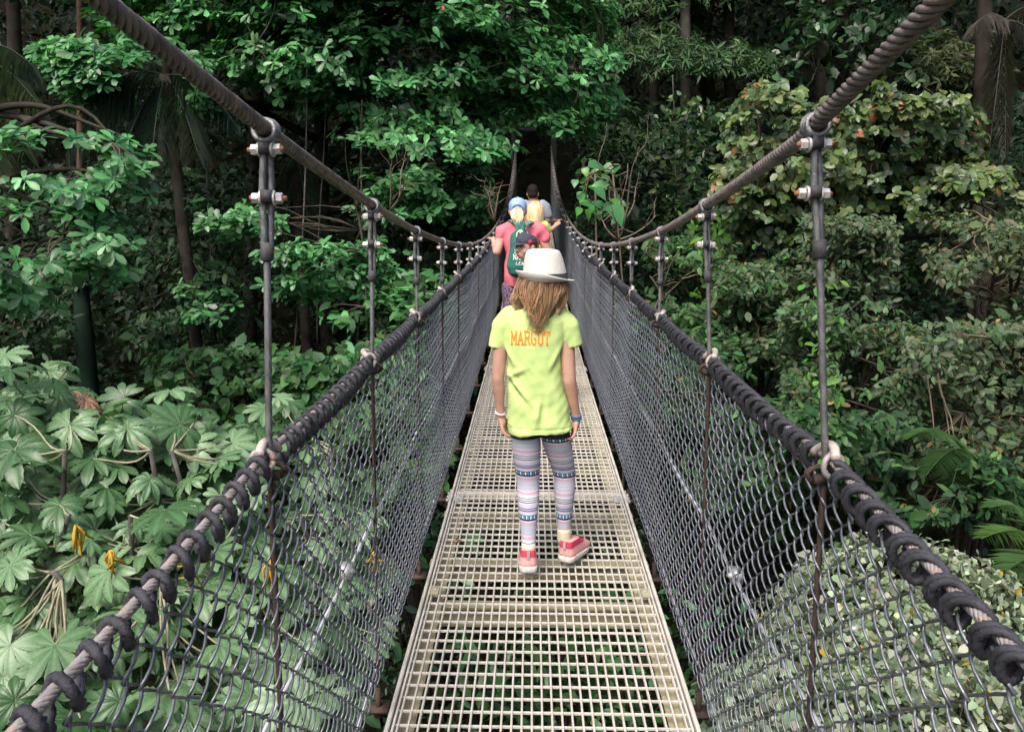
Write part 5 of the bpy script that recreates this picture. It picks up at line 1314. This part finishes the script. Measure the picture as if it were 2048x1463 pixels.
def cecropia():
    cols = [(.120, .200, .105), (.155, .240, .140), (.092, .170, .080), (.058, .120, .052), (.110, .190, .098), (.135, .220, .120), (.050, .105, .045), (.080, .150, .075), (.115, .195, .11)]
    mats = []
    for vi, (V, Fc, Cm) in enumerate(PM):
        for c in cols:
            m = MB(); m.add(V, [Fc], np.clip(np.array(c)[None] * np.array([.84, .93, .80])[None] * Cm[:, None], 0, 1)); me = m.mesh('leaf', smooth=True); me.materials.append(M_CEC); mats.append(me)
    brown = MB(); brown.add(PM[1][0] * np.array([1, .7, 1.6]), [PM[1][1]], np.clip(np.array((.20, .115, .07))[None] * PM[1][2][:, None], 0, 1)); bme = brown.mesh('dry_leaf'); bme.materials.append(M_CEC)
    plants = [('leftmost big-leaved cecropia at the left edge beside the bridge', [(20, 740), (70, 790), (110, 770), (30, 830), (140, 850), (30, 900), (90, 930), (10, 990), (120, 1010), (60, 1070), (20, 1130), (150, 1120), (60, 1200), (20, 1290), (110, 1290), (30, 1400), (140, 1400)], 60, 5.4, 3.6),
              ('big-leaved cecropia with a dry brown leaf in the middle of the left clump', [(170, 800), (210, 830), (250, 860), (190, 880), (180, 940), (240, 930), (300, 960), (220, 1000), (270, 1050), (190, 1060), (330, 1020), (300, 1110), (220, 1140), (250, 1220), (330, 1180), (200, 1300), (290, 1300), (240, 1400), (340, 1390)], 230, 5.6, 3.7),
              ('big-leaved cecropia nearest to the left handrail', [(320, 820), (360, 850), (400, 880), (340, 900), (420, 930), (380, 960), (460, 930), (440, 990), (400, 1040), (480, 1010), (350, 1080), (430, 1100), (510, 1080), (400, 1180), (480, 1190), (550, 1150), (440, 1290), (540, 1290), (500, 1390), (600, 1400)], 400, 5.8, 3.9),
              ('small cecropia behind the left mesh fence', [(520, 880), (580, 860), (620, 900), (560, 950), (640, 960), (600, 1020), (680, 1010), (640, 1090), (720, 1060), (690, 1160), (600, 1180), (740, 1180), (660, 1260), (740, 1290), (620, 1330), (700, 1400)], 620, 6.4, 4.6)]
    for pi, (lb, pts, sx, dt, db) in enumerate(plants):
        cD = (dt + db) / 2 + .3; bx = at(sx, 1200, cD).x; base = Vector((bx, cD, float(ground_z(bx, cD)) - .1))
        t = thing('cecropia_tree', lb, 'tree', base)
        tops = np.array(at(sx, min(p[1] for p in pts) + 60, dt + .2)); tk = MB(); TP = limb(tk, base, tops, .06, .03, 0, .05, 18, 9)
        for e in range(3): TP = np.concatenate([TP, limb(tk, TP[8 + 2 * e], np.array(at(sx + RNG.uniform(-110, 110), 900 + 130 * e, cD - .3 * e)), .03, .015, -.08, .1, 10, 7)])
        tk.build('trunk', M_BARKL, t)
        n2 = [(x + RNG.normal(0, 34), y + RNG.normal(0, 34)) for x, y in pts for _ in range(4)]
        for k, (px, py) in enumerate(pts + n2 + [(x + RNG.normal(0, 50), y + 30 + abs(RNG.normal(0, 40))) for x, y in pts]):
            u = np.clip((py - 740) / 660, 0, 1); D = dt + (db - dt) * u + RNG.normal(0, .15) + (.25 if k >= len(pts) else 0) + (.5 if k >= 5 * len(pts) else 0)
            p = at(px, py, D)
            if p.x > -.95: p.x = -.95 - RNG.uniform(0, .4)
            S = RNG.uniform(.15, .31) * (.85 if k >= len(pts) else 1)
            o = link('dry_leaf' if (pi == 1 and k == 0 or k % 61 == 60) else 'leaf', bme if (pi == 1 and k == 0 or k % 61 == 60) else mats[RNG.integers(len(mats))], t)
            n = Vector(norm(np.array([RNG.normal(.12, .40), RNG.normal(-.34, .40), 1.0])[None])[0]); ax = Vector((RNG.normal(0, 1), -abs(RNG.normal(.6, .8)), 0)); ax = (ax - n * ax.dot(n)).normalized(); by = n.cross(ax)
            M = Matrix(((ax.x, by.x, n.x), (ax.y, by.y, n.y), (ax.z, by.z, n.z))).to_4x4()
            o.matrix_basis = Matrix.Translation(p - base) @ M @ Matrix.Diagonal((S, S * RNG.uniform(.78, 1.1), S * RNG.uniform(.5, 2.2), 1))
            if k < 5 * len(pts):
                m = MB(); a = TP[np.argmin(np.linalg.norm(TP - np.array(p), axis=1) + RNG.uniform(0, .2, len(TP)))]
                if np.linalg.norm(a - np.array(p)) < 1.2: limb(m, a, p, .008, .0055, -.1, .08, 8, 5); m.build('leaf_stalk', M_STALK, t)
        for f in range(2 if pi else 1):      # hanging yellow fruit fingers
            fx, fy = pts[len(pts) // 2 + f * 2]; p = np.array(at(fx + 30, fy + 40, db + (dt - db) * .4 - .3)); p[0] = min(p[0], -1.0); m = MB()
            for q in range(7): m.tube(np.array([p, p + RNG.normal(0, .018, 3) - UP * .05, p + RNG.normal(0, .04, 3) - UP * .12]), [.006, .0075, .005], 6)
            m.build('fruit_cluster', M_FRUIT, t)
M_STALK = pmat('pale_leaf_stalk', (.20, .20, .12), (.32, .30, .20), 12, .7, .1)
M_FRUIT = pmat('yellow_fruit', (.38, .20, .012), (.55, .33, .02), 30, .6, .2)
cecropia()

# ------------------------------------------------------------------ pale vine-covered mounds, lower right
def mound(lb, cpx, cpy, D, rad, n, seed, cols):
    c = np.array(at(cpx, cpy, D)); base = Vector((c[0], c[1], float(ground_z(c[0], c[1])))); t = thing('vine_mound', lb, 'vine', base)
    r = np.array(rad); L = Leaves()
    n = int(n * 2.3); th = RNG.uniform(0, 2 * PI, n); v = RNG.uniform(-.55, 1, n); q = np.sqrt(1 - np.clip(v, -1, 1) ** 2); U = np.stack([q * np.cos(th), q * np.sin(th), v], -1)
    bump = 1 + .17 * vnoise(U[:, 0] * 2.6, U[:, 1] * 2.6 + U[:, 2] * 2, seed) + .09 * vnoise(U[:, 0] * 9, U[:, 1] * 9 + U[:, 2] * 5, seed + 3) + RNG.uniform(-.08, .035, n) + .10 * (RNG.random(n) < .04) * RNG.random(n)
    P = c + U * r * bump[:, None]; k = P[:, 0] > .8; P, U = P[k], U[k]; n = len(P)
    nr = norm(U / r * r.mean() + UP * .55 + RNG.normal(0, .38, (n, 3))); ax = norm(np.cross(nr, RNG.normal(0, 1, (n, 3))) - UP * .75)
    col = palette(cols, n, .26, .06); ye = RNG.random(n) < .012; col[ye] = np.array([.42, .28, .02])
    L.add(P, ax, nr, .050 * np.exp(RNG.normal(0, .32, n)), col); L.emit('leaves', T_HEART, M_LEAFM, t, 150)
    core = MB(); core.ball(c, r * .86, 32, 18); me = core.mesh('core'); 
    st = MB()
    for i in range(26): a = P[RNG.integers(n)]; limb(st, np.array(base) + RNG.normal(0, .2, 3) * np.array([1, 1, 0]), c + (a - c) * .95, .014, .005, .1, .1, 8, 5)
    st.build('stems', M_DTWIG, t)
    L2 = Leaves(); n2 = n // 2; U2 = norm(RNG.normal(0, 1, (n2, 3))); U2[:, 2] = np.abs(U2[:, 2]) - .3; P2 = c + U2 * r * RNG.uniform(.70, .93, (n2, 1)); k = P2[:, 0] > .8; P2, U2 = P2[k], U2[k]
    singles(L2, P2, U2, [tuple(np.array(q) * .8) for q in cols], .085, .6); L2.emit('inner_leaves', T_HEART, M_LEAFM, t)  # inner leaves get a darker palette, painting the shade under the dome
G_PALE = [(.255, .305, .215), (.215, .275, .18), (.33, .365, .285), (.16, .225, .13)]
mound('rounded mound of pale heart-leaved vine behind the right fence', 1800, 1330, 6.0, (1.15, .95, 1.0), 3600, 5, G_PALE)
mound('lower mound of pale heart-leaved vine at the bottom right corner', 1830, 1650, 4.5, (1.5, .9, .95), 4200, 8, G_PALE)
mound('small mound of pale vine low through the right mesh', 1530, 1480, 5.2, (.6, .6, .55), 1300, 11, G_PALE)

# ------------------------------------------------------------------ undergrowth and the far wood
def cover():
    L = Leaves(); n = 60000
    x = np.where(RNG.random(n) < .55, RNG.normal(0, 6.5, n), RNG.uniform(-26, 26, n)); y = RNG.uniform(-3, 27, n); k = np.abs(x) < 27; x, y = x[k], y[k]; n = len(x)
    z = ground_z(x, y) + np.abs(RNG.normal(0, .35, n)) + .05; C = np.stack([x, y, z], -1); C = C[(z < -.25) | (np.abs(x) > 1.2)]
    singles(L, C, np.tile([0, -.5, 0], (len(C), 1)), G_DARK + [(.030, .080, .026)], .14, 1.0); o = L.emit('undergrowth', T_CHEAP, M_LEAF)
    tag(o, 'dark leafy undergrowth covering the forest floor below the bridge', 'undergrowth', kind='stuff')
cover()
for lb, x, y, h, cols, sz, n in (('leafy plant under the grating just ahead of the girl', .15, 4.6, 1.8, G_MID, .15, 300), ('leafy plant under the near end of the walkway', -.2, 2.9, 1.2, G_MID, .14, 240), ('bright leafy plant right of the walkway below the deck', 1.0, 4.4, 2.5, G_MAIN, .14, 420), ('bright leafy plant left of the walkway below the deck', -1.0, 5.0, 2.6, G_MAIN, .14, 380), ('leafy plant under the middle of the bridge', .1, 7.6, 2.3, G_MID, .17, 420), ('leafy plant by the far deck edge on the right', 1.0, 7.4, 3.2, G_MAIN, .13, 300), ('leafy plant by the far deck edge on the left', -1.0, 8.0, 3.1, G_MAIN, .13, 300)):
    g = float(ground_z(x, y)); t = thing('leafy_plant', lb, 'plant', (x, y, g), 'plants below the bridge'); L = Leaves()
    C = np.array([x, y, g]) + np.stack([RNG.normal(0, .55, n), RNG.normal(0, .55, n), h * RNG.beta(3, 1.3, n)], -1); C = C[C[:, 2] < -.35]
    C[:, 0] = np.where(np.abs(x) > .9, np.sign(x) * np.maximum(np.abs(C[:, 0]), .72), C[:, 0])
    singles(L, C, norm(C - np.array([x, y, g + h * .5])), cols, sz, .9); L.emit('leaves', T_OVAL, M_LEAF, t)
    m = MB(); [limb(m, (x, y, g - .05), C[RNG.integers(len(C))], .016, .005, .05, .1, 8, 5) for _ in range(14)]; m.build('stems', M_DTWIG, t)
def wood():
    L = Leaves(); n = 95000
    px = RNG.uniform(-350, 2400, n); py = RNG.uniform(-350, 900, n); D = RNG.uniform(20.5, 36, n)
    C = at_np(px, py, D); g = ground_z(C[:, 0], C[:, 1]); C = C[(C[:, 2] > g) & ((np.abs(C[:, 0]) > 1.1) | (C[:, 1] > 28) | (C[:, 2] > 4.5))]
    singles(L, C, np.tile([0, -.6, 0], (len(C), 1)), [(.010, .027, .012), (.015, .038, .016), (.007, .020, .010)], .27, .7); o = L.emit('far_wood', T_CHEAP, M_LEAFM)  # leaf colours darkened to paint in the deep forest shade
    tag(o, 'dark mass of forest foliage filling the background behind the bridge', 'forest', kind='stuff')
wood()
def understorey():
    L = Leaves()
    for poly, n in (([(-300, 330), (1010, 330), (1000, 760), (-300, 800)], 30000), ([(1120, 200), (2350, 200), (2350, 1000), (1500, 1000), (1250, 760), (1140, 480)], 34000)):
        x, y = sample(poly, n, None); D = RNG.uniform(13.5, 21, n); C = at_np(x, y, D); g = ground_z(C[:, 0], C[:, 1]); v = vnoise(x * .008, y * .008, 17)
        C = C[(C[:, 2] > g) & (np.abs(C[:, 0]) > 1.0) & (v + RNG.normal(0, .2, n) > -.25)]
        singles(L, C, np.tile([0, -.6, 0], (len(C), 1)), [(.011, .029, .012), (.015, .040, .015), (.020, .050, .019), (.008, .022, .010)], .17, .8)  # greens darkened so the shade between the trunks is in the colour
    tag(L.emit('understorey', T_CHEAP, M_LEAFM), 'dim tangle of leaves between the trunks in the shade on both banks', 'undergrowth', kind='stuff')
understorey()
for lb, x, y, h, cols, sz in (('bushy tree standing beyond the left edge of the view', -9.5, 6.5, 3.6, G_MAIN, .18), ('second bushy tree beyond the left edge of the view', -12, 10.5, 5, G_MAIN, .2), ('bushy tree standing beyond the right edge of the view', 9.5, 6.0, 3.4, G_MID, .17), ('second bushy tree beyond the right edge of the view', 12.5, 10.5, 5, G_MID, .2), ('bushy tree low on the left near the bridge head', -7, 2.0, 3.0, G_MAIN, .17), ('bushy tree low on the right near the bridge head', 7, 1.5, 3.0, G_MID, .17)):
    g = float(ground_z(x, y)); t = thing('bushy_tree', lb, 'tree', (x, y, g), 'trees beside the view'); L = Leaves(); n = 620
    U = norm(RNG.normal(0, 1, (n, 3))); C = np.array([x, y, g + h * .62]) + U * np.array([h * .42, h * .42, h * .42]) * RNG.uniform(.35, 1, (n, 1)); rosettes(L, C, U, cols, sz, 7); m = MB(); P = limb(m, (x, y, g - .2), (x, y, g + h * .7), .12, .05, 0, .04, 14, 8)
    for q in range(14): limb(m, P[6 + q % 7], C[q], .035, .01, .05, .1, 8, 5)
    m.build('trunk', M_BARK, t); L.emit('crown', T_OVAL, M_LEAFM, t)
def bank_thicket():
    L = Leaves()
    for i in range(34):
        sd = -1 if i % 2 else 1; x = sd * RNG.uniform(9, 22); y = RNG.uniform(0, 20); h = RNG.uniform(2.2, 4.0); g = float(ground_z(x, y)); n = 150
        U = norm(RNG.normal(0, 1, (n, 3))); C = np.array([x, y, g + h * .35]) + U * np.array([h * .8, h * .8, h * .5]) * RNG.uniform(.35, 1, (n, 1))
        q_ = (C - np.array(CAM)) @ np.array(_RM); px = 1024 + F * q_[:, 0] / np.maximum(-q_[:, 2], .1); C = C[(np.abs(px - 1024) > 1150) | (q_[:, 2] > -.2)]
        if len(C): rosettes(L, C, norm(C - np.array([x, y, g])), G_MID, .30, 6)
    tag(L.emit('bank_thicket', T_CHEAP, M_LEAFM), 'dense thicket covering both banks beyond the sides of the view', 'thicket', kind='stuff')
bank_thicket()
for i, (x, y, z, r) in enumerate(((-9, 21, 11, 5), (-3, 23, 12, 5), (4, 23, 12, 5), (10, 22, 12, 5), (-16, 17, 10, 4.5), (17, 17, 10.5, 4.5), (0, 31, 15, 6), (-10, 30, 15, 6), (10, 30, 15, 6))):  # overhead crowns out of view, added to shade the forest below
    g = float(ground_z(x, y)); t = thing('canopy_tree', ['tall canopy tree high above the left bank', 'tall canopy tree above the bridge left of its far end', 'tall canopy tree above the bridge right of its far end', 'tall canopy tree high above the right bank', 'tall canopy tree beyond the left edge', 'tall canopy tree beyond the right edge', 'tall canopy tree behind the far bridge end', 'tall canopy tree far back on the left', 'tall canopy tree far back on the right'][i], 'tree', (x, y, g), 'tall trees above the gorge')
    m = MB(); P = limb(m, (x, y, g - .2), (x, y, z), .26, .12, 0, .03, 16, 10); L = Leaves(); n = 900
    U = norm(RNG.normal(0, 1, (n, 3))); C = np.array([x, y, z]) + U * np.array([r, r, 1.8]) * RNG.uniform(.25, 1, (n, 1)); rosettes(L, C, U, G_DARK + G_MID, .42, 4)
    for q in range(10): limb(m, P[11 + q % 5], C[q], .07, .02, .05, .1, 8, 5)
    m.build('trunk', M_BARK, t); L.emit('crown', T_CHEAP, M_LEAFM, t)
# portal posts at the far end of the bridge
t = thing('bridge_portal', 'dark steel portal at the far end of the footbridge', 'portal', (0, Y_END + .3, zdeck(Y_END)))
for s in (-1, 1):
    m = MB(); z0 = float(ground_z(s * .62, Y_END + .3)) - .3; m.box((s * .62, Y_END + .3, (z0 + 4.2) / 2), (.16, .16, 4.2 - z0)); m.build('post', M_TAPE, t, smooth=False)
m = MB(); m.box((0, Y_END + .3, 4.05), (1.06, .14, .16)); m.build('crossbar', M_TAPE, t, smooth=False)

m = MB(); m.add(T_OVAL[0] * .045 + np.array([0, 0, .012]), [T_OVAL[1]], (.35, .12, .03)); o = m.build('fallen_leaf', M_LEAFM, None, loc=tuple(at(908, 1114, 3.72))[:2] + (0.0,)); o.data.transform(Matrix.Translation(o.location)); o['label'] = 'small orange fallen leaf on the left edge of the walkway'; o['category'] = 'leaf'
